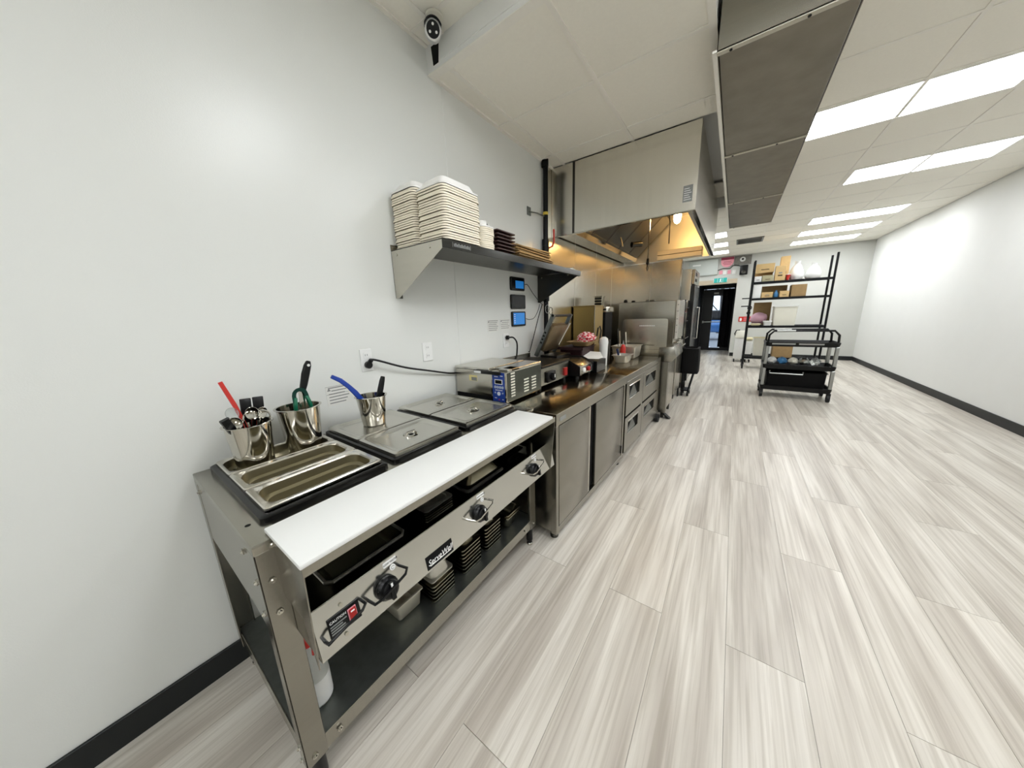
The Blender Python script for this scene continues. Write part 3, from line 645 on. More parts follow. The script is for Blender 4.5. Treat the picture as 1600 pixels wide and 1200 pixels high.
# lower shelf stock
SZL = .188
def stack(n, x0, x1, y0, y1, z, dz, d, lab, labtop, grp, m=PANST, up=-1, cat='pan', nm='steam_pan', rim=.012):
    top = None
    for k in range(n):
        zz = z + k * dz + (0.006 if up < 0 else d + .003)
        if k == 0 or True:
            o = obj(nm, pan_g(x0, x1, y0, y1, zz, d, up=up, rim=rim), m, None, lab + ', ' + nth(k) if k < n - 1 else labtop, cat, grp)
    return o
pan('plain_pan', .38, .615, .535, .668, SZL + .094, .091, 'pale plain pan at the spray bottle side of the lower shelf', 'pan', None, mat('pale_worn_steel', '#d8d2c2', .4, .6, .12, 25), taper=.004, r=.012, rim=.008)
stack(5, .40, .655, .69, .825, SZL, .019, .026, 'steel pan in the stack below the name plate', 'fifth steel pan just under the deep one below the name plate', 'overturned pans below the name plate', PANST)
pan('deep_pan', .405, .65, .692, .823, SZL + .103, .075, 'deep overturned pan on top of the stack below the name plate', 'pan', None, SATIN, up=-1, taper=.008)
stack(7, .38, .655, .88, 1.02, SZL, .021, .026, 'steel pan in the tall overturned stack under the middle knob', 'topmost pan of the tallest overturned stack under the middle knob', 'tallest stack of overturned pans', PANST)
stack(7, .38, .65, 1.06, 1.20, SZL, .021, .026, 'steel pan in the overturned stack next to the loose deep pan', 'topmost pan of the overturned stack next to the loose deep pan', 'overturned pans next to the loose deep pan', PANST)
pan('deep_pan', .42, .665, 1.24, 1.385, SZL + .10, .097, 'loose deep steel pan at the far end of the lower shelf', 'pan')
pan('deep_pan', .42, .665, 1.24, 1.385, SZL + .118, .06, 'deep steel pan nested in the loose one at the far end of the lower shelf', 'pan', None, PANST)
# spray bottle
sb = thing('spray_bottle', 'white spray bottle with red trigger head standing behind the front leg', 'spray bottle', (.59, .235, SZL))
obj('bottle', G().lathe([(.038, 0), (.042, .006), (.042, .13), (.036, .165), (.02, .20), (.014, .215), (.014, .23)], (.59, .235, SZL), 24), mat('translucent_bottle', '#dfe2dd', .3, 0, .02, 6, trans=.35), sb)
obj('bottle_label', G().lathe([(.0428, .01), (.0428, .105), (.0424, .105), (.0424, .01)], (.59, .235, SZL), 24), WHITEP, sb)
obj('trigger_head', G().lathe([(.017, .228), (.02, .235), (.02, .262), (.014, .27)], (.59, .235, SZL), 16).prism([(.575, .448), (.57, .49), (.60, .50), (.66, .492), (.66, .474), (.615, .466), (.61, .448)], 'y', .222, .248), RED, sb, bev=.002)
obj('trigger', G().tube([(.625, .235, .47), (.64, .235, .44), (.632, .235, .41)], .006, 8), RED, sb)
# ==================================================================== REFRIGERATED WORKTOPS (stand slightly askew to the wall)
YAWC = -math.atan(.029)
def CM(): return Matrix.Translation((.83, 1.537, 0)) @ Matrix.Rotation(YAWC, 4, 'Z') @ Matrix.Translation((-.83, -1.537, 0))
CMX = CM()
def cw(x, y, z): return CMX @ Vector((x, y, z))
CT = .875
ca = thing('worktop_cabinet', 'stainless worktop cabinet with two plain doors beside the steam table', 'cabinet', cw(.45, 2.2, 0))
def cobj(n, g, m_, p, **k): return obj(n, g.xf(CMX), m_, p, **k)
A0, A1 = 1.537, 2.885
cobj('body', G().box(.09, .80, A0 + .004, A1 - .002, .06, CT - .05), STEEL, ca, bev=.002)
cobj('worktop', G().box(.07, .83, A0, A1, CT - .045, CT), TOPST, ca, bev=.004, seg=2)
cobj('front_lip', G().box(.822, .8305, A0, A1, CT - .078, CT - .003), STEELH, ca, bev=.001)
cobj('corner_post', G().box(.79, .83, A0, A0 + .03, .05, CT - .078), STEEL, ca, bev=.002)
cobj('bottom_rail', G().box(.79, .829, A0 + .03, A1, .05, .095), STEEL, ca, bev=.002)
for y0, y1 in ((1.575, 2.035), (2.165, 2.80)):
    d = cobj('door', G().box(.80, .83, y0, y1, .10, CT - .083), STEEL, ca, bev=.004, seg=2)
    cobj('gasket', G().box(.795, .80, y0 + .01, y1 - .01, .105, CT - .09), BLACK, d)
cobj('handle_recess', G().box(.796, .802, 2.035, 2.165, .10, CT - .083), BLKMAT, ca)
cobj('door_edge', G().box(.802, .826, 2.04, 2.062, .10, CT - .083), SHINY, ca, bev=.002)
cobj('frame_strip', G().box(.79, .83, 2.825, 2.845, .095, CT - .08), SHINY, ca, bev=.002)
cobj('hinge', G().box(.80, .834, 2.802, 2.822, .12, .20), BLACK, ca, bev=.002)
for x, y in ((.785, A0 + .05), (.785, A1 - .08), (.14, A0 + .05), (.14, A1 - .08)):
    cobj('foot', G().lathe([(.022, .06), (.022, .02), (.027, .014), (.027, 0)], (x, y, 0), 14), DKST, ca)
cobj('badge', G().box(.8305, .8312, 1.58, 1.66, CT - .055, CT - .03), GREYL, ca)
cb = thing('drawer_cabinet', 'stainless worktop cabinet with four pull drawers and dark grip pockets', 'cabinet', cw(.45, 3.6, 0))
B0, B1 = 2.888, 4.30
cobj('body', G().box(.09, .80, B0, B1, .07, CT - .05), STEEL, cb, bev=.002)
cobj('worktop', G().box(.07, .83, B0, B1, CT - .045, CT), TOPST, cb, bev=.004, seg=2)
cobj('front_lip', G().box(.822, .8305, B0, B1, CT - .062, CT - .003), STEELH, cb, bev=.001)
cobj('frame_strip', G().box(.79, .829, B1 - .10, B1, .07, CT - .06), STEEL, cb, bev=.002)
cobj('frame_strip', G().box(.79, .829, 3.445, 3.495, .07, CT - .06), STEEL, cb, bev=.002)
cobj('dark_gap', G().box(.80, .803, B0 + .005, B1 - .1, .08, CT - .062), BLKMAT, cb)
for y0, y1 in ((2.90, 3.44), (3.50, 4.185)):
    for z0, z1 in ((.468, .808), (.085, .445)):
        hy0, hy1, hz0, hz1 = y0 + .09, y0 + .45 * (y1 - y0) / .54, z1 - .185, z1 - .055
        g = G().box(.803, .83, y0, hy0, z0, z1).box(.803, .83, hy1, y1, z0, z1).box(.803, .83, hy0, hy1, z0, hz0).box(.803, .83, hy0, hy1, hz1, z1)
        d = cobj('drawer', g, STEEL, cb, bev=.001)
        cobj('grip_pocket', G().box(.803, .806, hy0, hy1, hz0, hz1), BLKMAT, d)
        cobj('grip_plate', G().prism([(hy0 + .03, hz0), (hy1 - .04, hz0), (hy0 + .55 * (hy1 - hy0), hz1 - .01)], 'x', .808, .814), GALV, d)
        cobj('grip_lip', G().box(.81, .834, hy0 - .006, hy1 + .006, hz1 - .004, hz1 + .008), SHINY, d, bev=.002)
for x, y in ((.76, B0 + .1), (.16, B0 + .1), (.16, B1 - .1)):
    cobj('caster', G().cyl((x - .015, y, .035), (x + .015, y, .035), .035, n=18).box(x - .02, x + .02, y - .015, y + .015, .04, .07), RUBBER, cb)
cobj('caster', G().cyl((.80, B1 - .02, .055), (.86, B1 - .02, .055), .055, n=18).box(.79, .87, B1 - .04, B1, .06, .10).cyl((.72, B1 + .03, .05), (.76, B1 + .03, .05), .05, n=18), RUBBER, cb)

# ==================================================================== COUNTERTOP EQUIPMENT
# conveyor-less warmer / rotisserie box with blue control strip
WX0, WX1, WY0, WY1, WZ0, WZ1 = .02, .478, 1.53, 1.97, CT + .022, 1.118
wm = thing('countertop_warmer', 'steel countertop warmer with blue control strip and vented side', 'food warmer', (.25, 1.75, CT))
obj('body', G().box(WX0, WX1, WY0, WY1, WZ0, WZ1 - .02), CLADST, wm, bev=.004, seg=2)
obj('lid', G().box(WX0 - .004, WX1 - .14, WY0 - .006, WY1 - .02, WZ1 - .018, WZ1).box(WX1 - .14, WX1, WY0 + .06, WY1, WZ1 - .02, WZ1 - .004), LIDST, wm, bev=.003)
hn = obj('lid_handle', G().box(WX0 + .20, WX0 + .42, WY0 - .028, WY0 - .008, WZ1 - .036, WZ1 - .014), BLACK, wm, bev=.004, seg=2)
obj('handle_label', G().box(WX0 + .205, WX0 + .265, WY0 - .0292, WY0 - .028, WZ1 - .033, WZ1 - .017), WHITEP, hn)
obj('base_skirt', G().box(WX0 + .004, WX1 - .12, WY0 - .002, WY0 + .002, WZ0, WZ0 + .028), BLKMAT, wm)
cpz = obj('control_strip', G().box(.362, .466, WY0 - .004, WY0, WZ0 + .004, WZ1 - .022), PANBLUE, wm, bev=.001)
obj('strip_edge', G().box(.352, .362, WY0 - .005, WY0, WZ0 + .004, WZ1 - .022), SHINY, wm)
obj('strip_edge', G().box(.466, .476, WY0 - .005, WY0, WZ0 + .004, WZ1 - .022), SHINY, wm)
def cs(n, x0, x1, z0, z1, m_): obj(n, G().box(x0, x1, WY0 - .0052, WY0 - .004, z0, z1), m_, cpz)
cs('display_border', .382, .446, 1.018, 1.05, WHITEL); obj('display', G().box(.387, .441, WY0 - .006, WY0 - .0052, 1.022, 1.046), SCRDK, cpz)
for k in range(4):
    xk = .386 + k * .02
    obj('button', G().cyl((xk, WY0 - .004, .998), (xk, WY0 - .0065, .998), .0095, n=14), mat('button_grey', '#aab6cc', .4), cpz)
obj('button', G().cyl((.414, WY0 - .004, .955), (.414, WY0 - .007, .955), .013, n=18), mat('button_white', '#dde3ee', .4), cpz)
for xk in (.384, .446): obj('button', G().cyl((xk, WY0 - .004, .96), (xk, WY0 - .006, .96), .006, n=12), mat('button_grey', '#aab6cc', .4), cpz)
obj('power_light', G().cyl((.416, WY0 - .004, .915), (.416, WY0 - .006, .915), .005, n=10), RED, cpz)
for x0, x1, z in ((.378, .396, .922), (.44, .452, .915), (.38, .41, 1.066), (.43, .45, 1.072), (.385, .445, .976)): cs('print_line', x0, x1, z, z + .004, WHITEL)
lbw = obj('warning_label', G().box(.15, .225, WY0 - .0008, WY0, 1.02, 1.06), mat('label_yellow', '#e9dc9a', .6), wm)
obj('warning_print', G().box(.172, .222, WY0 - .0014, WY0 - .0008, 1.022, 1.046), GREYL, lbw)
obj('side_panel', G().box(WX1 - .002, WX1 + .0012, WY0 + .004, WY1 - .004, WZ0 + .004, WZ1 - .024), mat('warmer_side_steel', '#5e625c', .25, 1.0, .05, 6), wm)
SLOT = mat('vent_slot_pale', '#dedbcd', .45)
for k in range(9): obj('vent_slot', G().box(WX1, WX1 + .003, WY0 + .045, WY0 + .09, WZ0 + .03 + k * .019, WZ0 + .041 + k * .019), SLOT, wm, bev=.001)
for yy in (.20, .30):
    for k in range(5): obj('vent_slot', G().box(WX1, WX1 + .003, WY0 + yy, WY0 + yy + .06, WZ0 + .03 + k * .021, WZ0 + .041 + k * .021), SLOT, wm, bev=.001)
for x, y in ((.06, WY0 + .03), (.44, WY0 + .03), (.06, WY1 - .03), (.44, WY1 - .03)):
    obj('foot', G().cyl((x, y, CT), (x, y, WZ0 + .002), .016, n=12), RUBBER, wm)
obj('top_bracket', G().box(.40, .478, WY0 + .02, WY0 + .15, WZ1 - .02, WZ1 - .004), LIDST, wm, bev=.002)

# flat griddle with black control
GX1, GY0, GY1 = .455, 2.0, 2.50
gd = thing('flat_griddle', 'low steel griddle with black thermostat dial behind the warmer', 'griddle', (.25, 2.27, CT))
obj('body', G().box(.05, GX1, GY0, GY1, CT + .03, 1.045), STEELH, gd, bev=.003)
obj('cooking_plate', G().box(.05, GX1 - .03, GY0 + .01, GY1 - .01, 1.045, 1.062), GRIDDLE, gd, bev=.003)
obj('splash_guard', G().box(.04, .05, GY0, GY1, 1.04, 1.10), STEELH, gd, bev=.002)
obj('front_ledge', G().box(GX1 - .03, GX1 + .012, GY0, GY1, 1.046, 1.066), GRIDDLE, gd, bev=.003)
dl = obj('dial_housing', G().box(GX1, GX1 + .02, GY0 + .08, GY0 + .22, CT + .045, CT + .135), BLACK, gd, bev=.008, seg=2)
obj('dial', G().lathe([(.03, 0), (.03, .02), (.022, .026)], (0, 0, 0), 18).xf(frame_matrix((GX1 + .02, GY0 + .15, CT + .09), (0, 1, 0), (0, 0, 1))), BLKMAT, dl)
obj('dial_pointer', G().box(GX1 + .046, GX1 + .048, GY0 + .146, GY0 + .154, CT + .085, CT + .112), WHITEL, dl)
obj('drip_tray', G().box(GX1, GX1 + .015, GY1 - .10, GY1 - .05, CT + .05, CT + .12), REDD, gd, bev=.003)
for x, y in ((.08, GY0 + .03), (.42, GY0 + .03), (.08, GY1 - .03), (.42, GY1 - .03)):
    obj('foot', G().cyl((x, y, CT), (x, y, CT + .032), .018, n=12), RUBBER, gd)
# second, smaller grill with two dials
TG0, TG1, TGX = 2.53, 2.86, .545
tg2 = thing('contact_grill', 'small steel contact grill with two round dials and black side', 'grill', (.35, 2.7, CT))
obj('body', G().prism([(.31, CT + .03), (TGX, CT + .03), (TGX, .985), (.44, 1.035), (.31, 1.035)], 'y', TG0 + .012, TG1 - .012), STEELH, tg2, bev=.003)
for y in (TG0, TG1 - .012): obj('side_cheek', G().prism([(.31, CT + .025), (TGX + .006, CT + .025), (TGX + .006, .99), (.44, 1.045), (.31, 1.045)], 'y', y, y + .012), BLACK, tg2, bev=.003)
for k, m_ in enumerate((WHITEL, REDD)):
    obj('dial', G().lathe([(.022, 0), (.022, .014), (.016, .018)], (0, 0, 0), 18).xf(frame_matrix((TGX, TG0 + .10 + k * .11, .945), (0, 1, 0), (0, 0, 1))), m_, tg2)
obj('rocker_switch', G().box(TGX, TGX + .006, TG1 - .07, TG1 - .03, .92, .975), BLACK, tg2, bev=.002)
for x, y in ((.34, TG0 + .03), (.51, TG0 + .03), (.34, TG1 - .03), (.51, TG1 - .03)):
    obj('foot', G().cyl((x, y, CT), (x, y, CT + .032), .016, n=12), RUBBER, tg2)
# open press (raised lid with slanted arm) behind the griddle
pr = thing('panini_press', 'open panini press with its ridged lid tilted up against the wall', 'sandwich press', (.2, 2.75, CT))
obj('base', G().box(.075, .30, 2.55, 2.90, CT, 1.045), GRIDDLE, pr, bev=.004)
La, Lb = Vector((.085, 0, 1.07)), Vector((.28, 0, 1.46)); ld = (Lb - La).normalized()
ML = frame_matrix((La.x, 2.52, La.z), (0, 1, 0), ld)
Ll = (Lb - La).length
obj('lid_shell', G().loft([rrect(.03, .36, .06, Ll - .1, .03, -.005), rrect(.03, .36, .06, Ll - .1, .03, .045), rrect(.05, .34, .08, Ll - .12, .03, .055)]).xf(ML), mat('press_lid', '#8b7a60', .4, .8, .1, 12), pr)
for k in range(9): obj('lid_rib', G().box(.05 + k * .032, .066 + k * .032, .09, Ll - .13, -.014, -.004).xf(ML), GRIDDLE, pr)
for xx in (.0, .37):
    a_ = obj('side_arm', G().box(xx, xx + .022, 0, Ll, -.01, .03).xf(ML), GALV, pr, bev=.004)
    for k in range(4): obj('arm_slot', G().box(xx - .0008, xx + .0228, .14 + k * .035, .155 + k * .035, 0, .02).xf(ML), BLKMAT, a_)
obj('handle_bar', G().cyl((0, 0, 0), (.39, 0, 0), .012).xf(Matrix.Translation((0, 0, 0)) @ ML @ Matrix.Translation((0, Ll - .012, .012))), BLACK, pr)
obj('spring_rod', G().cyl((.30, .12, .06), (.36, Ll - .08, .05), .01).xf(ML), SHINY, pr)
obj('lower_plate', G().box(.12, .30, 2.57, 2.88, 1.045, 1.07), GRIDDLE, pr, bev=.003)
# kraft tray, red checked paper, paper-lined dark crate
obj('kraft_tray', pan_g(.20, .46, 2.98, 3.25, 1.17, .05, taper=.03), KRAFT, None, 'brown kraft food tray leaning behind the press', 'tray')
dk = thing('dark_crate', 'dark maroon plastic crate behind the small grill', 'crate', (.30, 3.12, CT))
obj('crate', pan_g(.13, .415, 2.92, 3.30, 1.115, .235, taper=.02, r=.02), mat('maroon_plastic', '#2c1214', .5), dk)
obj('crate_rim', G().box(.128, .417, 2.912, 2.922, 1.09, 1.118), mat('maroon_plastic', '#2c1214', .5), dk)
def crumple(c, rx, ry, rz, seed, n=14, m_=None, jag=.25):
    rnd = random.Random(seed); g = G(); loops = []
    for i in range(n // 2 + 1):
        th = math.pi * i / (n // 2)
        th = min(max(th, .06), math.pi - .06)
        loops.append([(c[0] + rx * math.sin(th) * math.cos(2 * math.pi * k / n) * (1 + jag * (rnd.random() - .5)), c[1] + ry * math.sin(th) * math.sin(2 * math.pi * k / n) * (1 + jag * (rnd.random() - .5)), c[2] - rz * math.cos(th) * (1 + jag * (rnd.random() - .5))) for k in range(n)])
    return g.loft(loops)
obj('checked_paper', crumple((.335, 3.20, 1.19), .105, .10, .062, 3, n=18, jag=.4), CHECK, None, 'crumpled red and white checked food paper on the crate', 'paper', smooth=0)
# loose white paper liners
for k in range(5):
    Mk = Matrix.Translation((.50 - .012 * k, 2.98 + .03 * k, 1.018 + k * .006)) @ Matrix.Rotation(.25 - .13 * k, 4, 'Z') @ Matrix.Rotation(.22, 4, 'X')
    obj('paper_liner', G().prism([(-.10, -.05), (.06, -.05), (.10, 0), (.06, .05), (-.1, .05)], 'z', 0, .0015).xf(Mk), CLOTHW, None, 'white paper liner fanned out beside the small grill, ' + nth(k), 'paper', 'fanned white paper liners')
obj('liner_box', G().box(.425, .575, 2.89, 3.15, CT + .001, .99), BLACK, None, 'low black box under the fanned paper liners', 'box', bev=.004)
# white squeeze bottle / paper cup stack
obj('paper_cup_sleeve', G().lathe([(.038, 0), (.04, .01), (.046, .22), (.05, .26), (.044, .30), (.02, .32)], (.475, 3.36, CT), 20), WHITEP, None, 'tall white paper cup sleeve beside the checked paper', 'cup')
obj('steel_canister', G().lathe([(.05, 0), (.055, .005), (.055, .27), (.05, .275), (.05, .02), (.02, .015)], (.435, 3.53, CT), 20), DKST, None, 'narrow dark steel canister behind the white cup sleeve', 'canister')
tq = thing('squeeze_bottle', 'red squeeze bottle beside the dark steel canister', 'bottle', (.545, 3.87, CT))
obj('bottle', G().lathe([(.028, 0), (.032, .01), (.032, .15), (.022, .18), (.012, .19)], (.545, 3.87, CT), 16), RED, tq)
obj('nozzle', G().lathe([(.012, .188), (.010, .20), (.004, .24)], (.545, 3.87, CT), 12), mat('grey_cap', '#9a9a98', .4), tq)
obj('tall_tongs', G().tube([(.41, 3.40, 1.12), (.42, 3.42, 1.26), (.40, 3.43, 1.31), (.385, 3.42, 1.29), (.38, 3.4, 1.2)], .008, 8), BLKMET, None, 'dark scissor tongs sticking up behind the white cup sleeve', 'tongs')
# small pans on the drawer cabinet
pan('counter_pan', .50, .695, 3.56, 3.80, .968, .09, 'small steel pan standing alone near the front of the worktop', 'pan', m=SATIN)
obj('blue_scoop', strip_tube([(.55, 3.72, .90), (.54, 3.70, .97), (.53, 3.68, 1.03)], [.02, .03, .03], .02, (1, 0, 0)), mat('navy_plastic', '#16264f', .4), None, 'navy plastic scoop handle in the small steel pan', 'scoop')
pan('counter_tray', .36, .68, 3.96, 4.30, 1.03, .15, 'wide steel bin set behind the small pan on the worktop', 'bin', m=SATIN, r=.012)
for k, (x, y, h) in enumerate(((.44, 4.05, 1.22), (.50, 4.12, 1.20), (.40, 4.1, 1.24))):
    obj('bin_utensil', strip_tube([(x + .02, y + .02, .91), (x, y, h)], [.008, .022], .008, (1, 0, 0)), (BEIGE, OFFW, BLACK)[k], None, ('tan', 'cream', 'black')[k] + ' utensil handle sticking up from the wide steel bin', 'utensil')
# tan steel box and dark brewer by the wall
tb = thing('tan_steel_box', 'tall tan tinted steel box against the clad wall', 'box', (.15, 3.7, CT))
obj('body', G().box(.02, .285, 3.55, 3.85, CT, 1.535), GOLD, tb, bev=.004)
obj('edge_bead', G().box(.285, .292, 3.548, 3.56, CT, 1.54), SHINY, tb, bev=.001)
obj('top_lip', G().box(.015, .29, 3.545, 3.855, 1.535, 1.545), GOLD, tb, bev=.002)
dm = thing('dark_dispenser', 'black fronted dispenser with chrome top beside the tan box', 'dispenser', (.21, 4.0, CT))
obj('body', G().box(.10, .30, 3.90, 4.18, CT, 1.46), BLKMAT, dm, bev=.006)
obj('chrome_head', G().box(.09, .315, 3.885, 4.19, 1.46, 1.53), SHINY, dm, bev=.008, seg=2)
obj('head_band', G().box(.092, .313, 3.883, 3.886, 1.485, 1.505), BLKMAT, dm)
bs = thing('slotted_basket', 'small slotted steel basket on top of the dark dispenser', 'basket', (.2, 4.0, 1.53))
obj('basket', pan_g(.13, .25, 3.92, 4.05, 1.665, .13, taper=.004, r=.008), PANST, bs)
for k in range(3): obj('slot', G().box(.145, .235, 3.9225, 3.934, 1.56 + k * .034, 1.577 + k * .034), BLKMAT, bs)

# ==================================================================== FRYER, OVEN
fy = thing('deep_fryer', 'floor fryer with sloped steel nose and upright splash plate', 'fryer', (.6, 4.75, 0))
FX1 = 1.005
obj('cabinet', G().box(.12, .96, 4.44, 5.02, .11, .90), CLADST, fy, bev=.004)
obj('nose', G().prism([(.86, .80), (1.02, .80), (1.075, .87), (1.04, 1.0), (.86, .985)], 'y', 4.40, 5.02), STEEL, fy, bev=.006, seg=2)
obj('top_pan', G().box(.12, .86, 4.42, 5.02, .90, .955), CLADST, fy, bev=.004)
obj('front_door', G().box(.96, .985, 4.52, 4.98, .14, .79), CLADST, fy, bev=.004)
obj('corner_column', G().box(.90, .99, 4.40, 4.50, .10, .80), STEEL, fy, bev=.004)
sp_ = obj('splash_plate', G().loft([[(p[0], 4.405 + dy, p[1]) for p in [(q[0], q[1]) for q in rrect(.375, .945, .955, 1.36, .04, 0)]] for dy in (0, .006)]), CLADST, fy, bev=.001)
for k in range(9):
    obj('badge_mark', G().box(.60 + k * .022, .612 + k * .022, 4.4035, 4.405, 1.262, 1.276), WHITEL, sp_)
obj('splash_bracket', G().tube([(.55, 4.40, .96), (.55, 4.40, 1.02), (.80, 4.40, 1.015)], .006), SHINY, fy)
for x, y in ((.94, 4.5), (.94, 4.95), (.2, 4.5), (.2, 4.95)):
    obj('leg', G().cyl((x, y, 0), (x, y, .12), .02, .024, 12), DKST, fy)
obj('foot_bracket', G().prism([(1.0, 0.0), (1.05, 0.0), (.98, .06), (.96, .06)], 'y', 4.46, 4.54), BLACK, fy)
ov = thing('convection_oven', 'tall stainless oven with white control edge beneath the hood', 'oven', (.55, 5.3, 0))
obj('body', G().box(.12, .93, 5.05, 5.64, .14, 1.60), CLADST, ov, bev=.006)
eg = obj('control_edge', G().box(.945, .978, 5.046, 5.06, 1.05, 1.60), mat('pale_enamel', '#cfcfca', .4), ov, bev=.002)
obj('control_face', G().box(.93, .978, 5.06, 5.64, 1.05, 1.60), CLADST, ov, bev=.003)
for z in (1.14, 1.24, 1.33, 1.44, 1.53): obj('print_line', G().box(.952, .97, 5.0452, 5.046, z, z + .012), GREYL, eg)
obj('lower_door', G().box(.93, .99, 5.06, 5.64, .2, 1.0), CLADST, ov, bev=.004)
obj('door_handle', G().tube([(.99, 5.10, .92), (1.03, 5.10, .93), (1.03, 5.60, .93), (.99, 5.60, .92)], .011), SHINY, ov)
for x, y in ((.9, 5.1), (.9, 5.6), (.2, 5.1), (.2, 5.6)): obj('caster', G().cyl((x - .02, y, .06), (x + .02, y, .06), .06, n=18).cyl((x, y, .06), (x, y, .15), .012), RUBBER, ov)
obj('metal_clip', G().box(.48, .54, 5.2, 5.26, 1.60, 1.63).box(.54, .62, 5.2, 5.26, 1.602, 1.625), SHINY, None, 'bright metal clip lying on top of the oven', 'clip', bev=.008)
obj('kitchen_timer', G().lathe([(.03, 0), (.03, .03), (.018, .05)], (.18, 5.2, 1.60), 14), BLKMAT, None, 'black kitchen timer standing at the left on top of the oven', 'timer')
obj('bottle_stopper', G().lathe([(.03, 0), (.03, .02), (.02, .03)], (.30, 5.2, 1.60), 14), BLKMAT, None, 'low black stopper beside the timer on top of the oven', 'stopper')

# ==================================================================== ZONE BEHIND THE PARTITION
stn = thing('prep_stand', 'narrow steel stand holding white tubs behind the oven', 'stand', (.8, 6.0, 0))
for z in (1.0, 1.28, 1.50):
    obj('shelf', G().box(.55, 1.0 if z < 1.1 else .97, 5.80, 6.28, z - .012, z), BLKMET if z > 1.1 else STEEL, stn, bev=.002)
for x in (.56, .96):
    for y in (5.81, 6.27): obj('post', G().cyl((x, y, 0), (x, y, 1.62), .012, n=10), BLKMET, stn)
def tub(x0, x1, y0, y1, z0, z1, m_, label, cat='tub', lidm=None, grp=None):
    t = thing('storage_tub', label, cat, ((x0 + x1) / 2, (y0 + y1) / 2, z0), grp)
    obj('tub_body', G().loft([rrect(x0 + .02, x1 - .02, y0 + .02, y1 - .02, .02, z0), rrect(x0 + .008, x1 - .008, y0 + .008, y1 - .008, .025, z1 - .03), rrect(x0, x1, y0, y1, .025, z1 - .03), rrect(x0, x1, y0, y1, .025, z1 - .018)]), m_, t)
    obj('tub_lid', G().loft([rrect(x0 - .004, x1 + .004, y0 - .004, y1 + .004, .028, z1 - .018), rrect(x0 - .004, x1 + .004, y0 - .004, y1 + .004, .028, z1 - .004), rrect(x0 + .03, x1 - .03, y0 + .03, y1 - .03, .02, z1)]), lidm or m_, t)
    return t
tub(.76, .95, 5.86, 6.1, 1.512, 1.62, WHITEP, 'white tub on the top level of the narrow steel stand')
tub(.76, .95, 5.86, 6.1, 1.292, 1.44, WHITEP, 'white tub with red lid on the middle level of the narrow stand', lidm=REDD)
tub(.74, .93, 5.86, 6.1, 1.0, 1.16, OFFW, 'pale tub with dark lid on the lowest level of the narrow stand', lidm=BLACK)
fr_ = thing('reach_in_fridge', 'tall stainless reach-in fridge standing past the partition', 'fridge', (.6, 6.8, 0))
obj('body', G().box(.12, .95, 6.42, 7.25, .12, 2.16), CLADST, fr_, bev=.006)
d_ = obj('door', G().box(.955, 1.01, 6.43, 7.24, .16, 1.88), mat('dark_glass_door', '#3a3c3c', .15, .6), fr_, bev=.006)
obj('door_frame', G().box(1.01, 1.016, 6.43, 6.47, .16, 1.88).box(1.01, 1.016, 7.2, 7.24, .16, 1.88), DKST, d_)
obj('door_handle', G().tube([(1.01, 7.17, .9), (1.05, 7.17, .9), (1.05, 7.17, 1.5), (1.01, 7.17, 1.5)], .012), SHINY, d_)
obj('header', G().box(.955, 1.0, 6.43, 7.24, 1.9, 2.15), STEEL, fr_, bev=.004)
for z in (1.95, 2.05): obj('header_print', G().box(1.0, 1.002, 6.55, 6.8, z, z + .05), BLKMAT, fr_)
for x, y in ((.9, 6.5), (.9, 7.2), (.2, 6.5), (.2, 7.2)): obj('caster', G().cyl((x - .02, y, .055), (x + .02, y, .055), .055, n=16).cyl((x, y, .05), (x, y, .13), .012), RUBBER, fr_)
# wheeled waste bin with a black liner
tr = thing('waste_bin', 'black wheeled waste bin with liner hanging over its rim', 'waste bin', (1.09, 6.0, 0))
obj('bin', G().loft([rrect(1.0, 1.16, 5.86, 6.14, .03, .42), rrect(.975, 1.2, 5.82, 6.18, .04, .80), rrect(.97, 1.205, 5.815, 6.185, .04, .82), rrect(.99, 1.185, 5.84, 6.16, .04, .82), rrect(1.01, 1.15, 5.88, 6.12, .03, .6)]), BLACK, tr)
obj('liner', G().loft([rrect(.966, 1.225, 5.80, 6.195, .05, .41), rrect(.962, 1.225, 5.81, 6.19, .05, .60), rrect(.962, 1.215, 5.81, 6.19, .05, .83), rrect(.985, 1.19, 5.835, 6.165, .04, .835), rrect(1.01, 1.15, 5.88, 6.12, .03, .7)], cap0=False), BLKMAT, tr)
obj('stand_frame', G().tube([(1.0, 5.88, .42), (1.02, 5.9, .10)], .012).tube([(1.16, 5.88, .42), (1.10, 5.9, .10)], .012).tube([(1.0, 6.12, .42), (1.02, 6.1, .10)], .012).tube([(1.16, 6.12, .42), (1.10, 6.1, .10)], .012).box(1.0, 1.12, 5.88, 6.12, .09, .11), BLKMET, tr)
for x, y in ((1.01, 5.9), (1.10, 5.9), (1.01, 6.1), (1.10, 6.1)): obj('caster', G().cyl((x - .014, y, .04), (x + .014, y, .04), .04, n=16).cyl((x, y, .04), (x, y, .1), .01), RUBBER, tr)
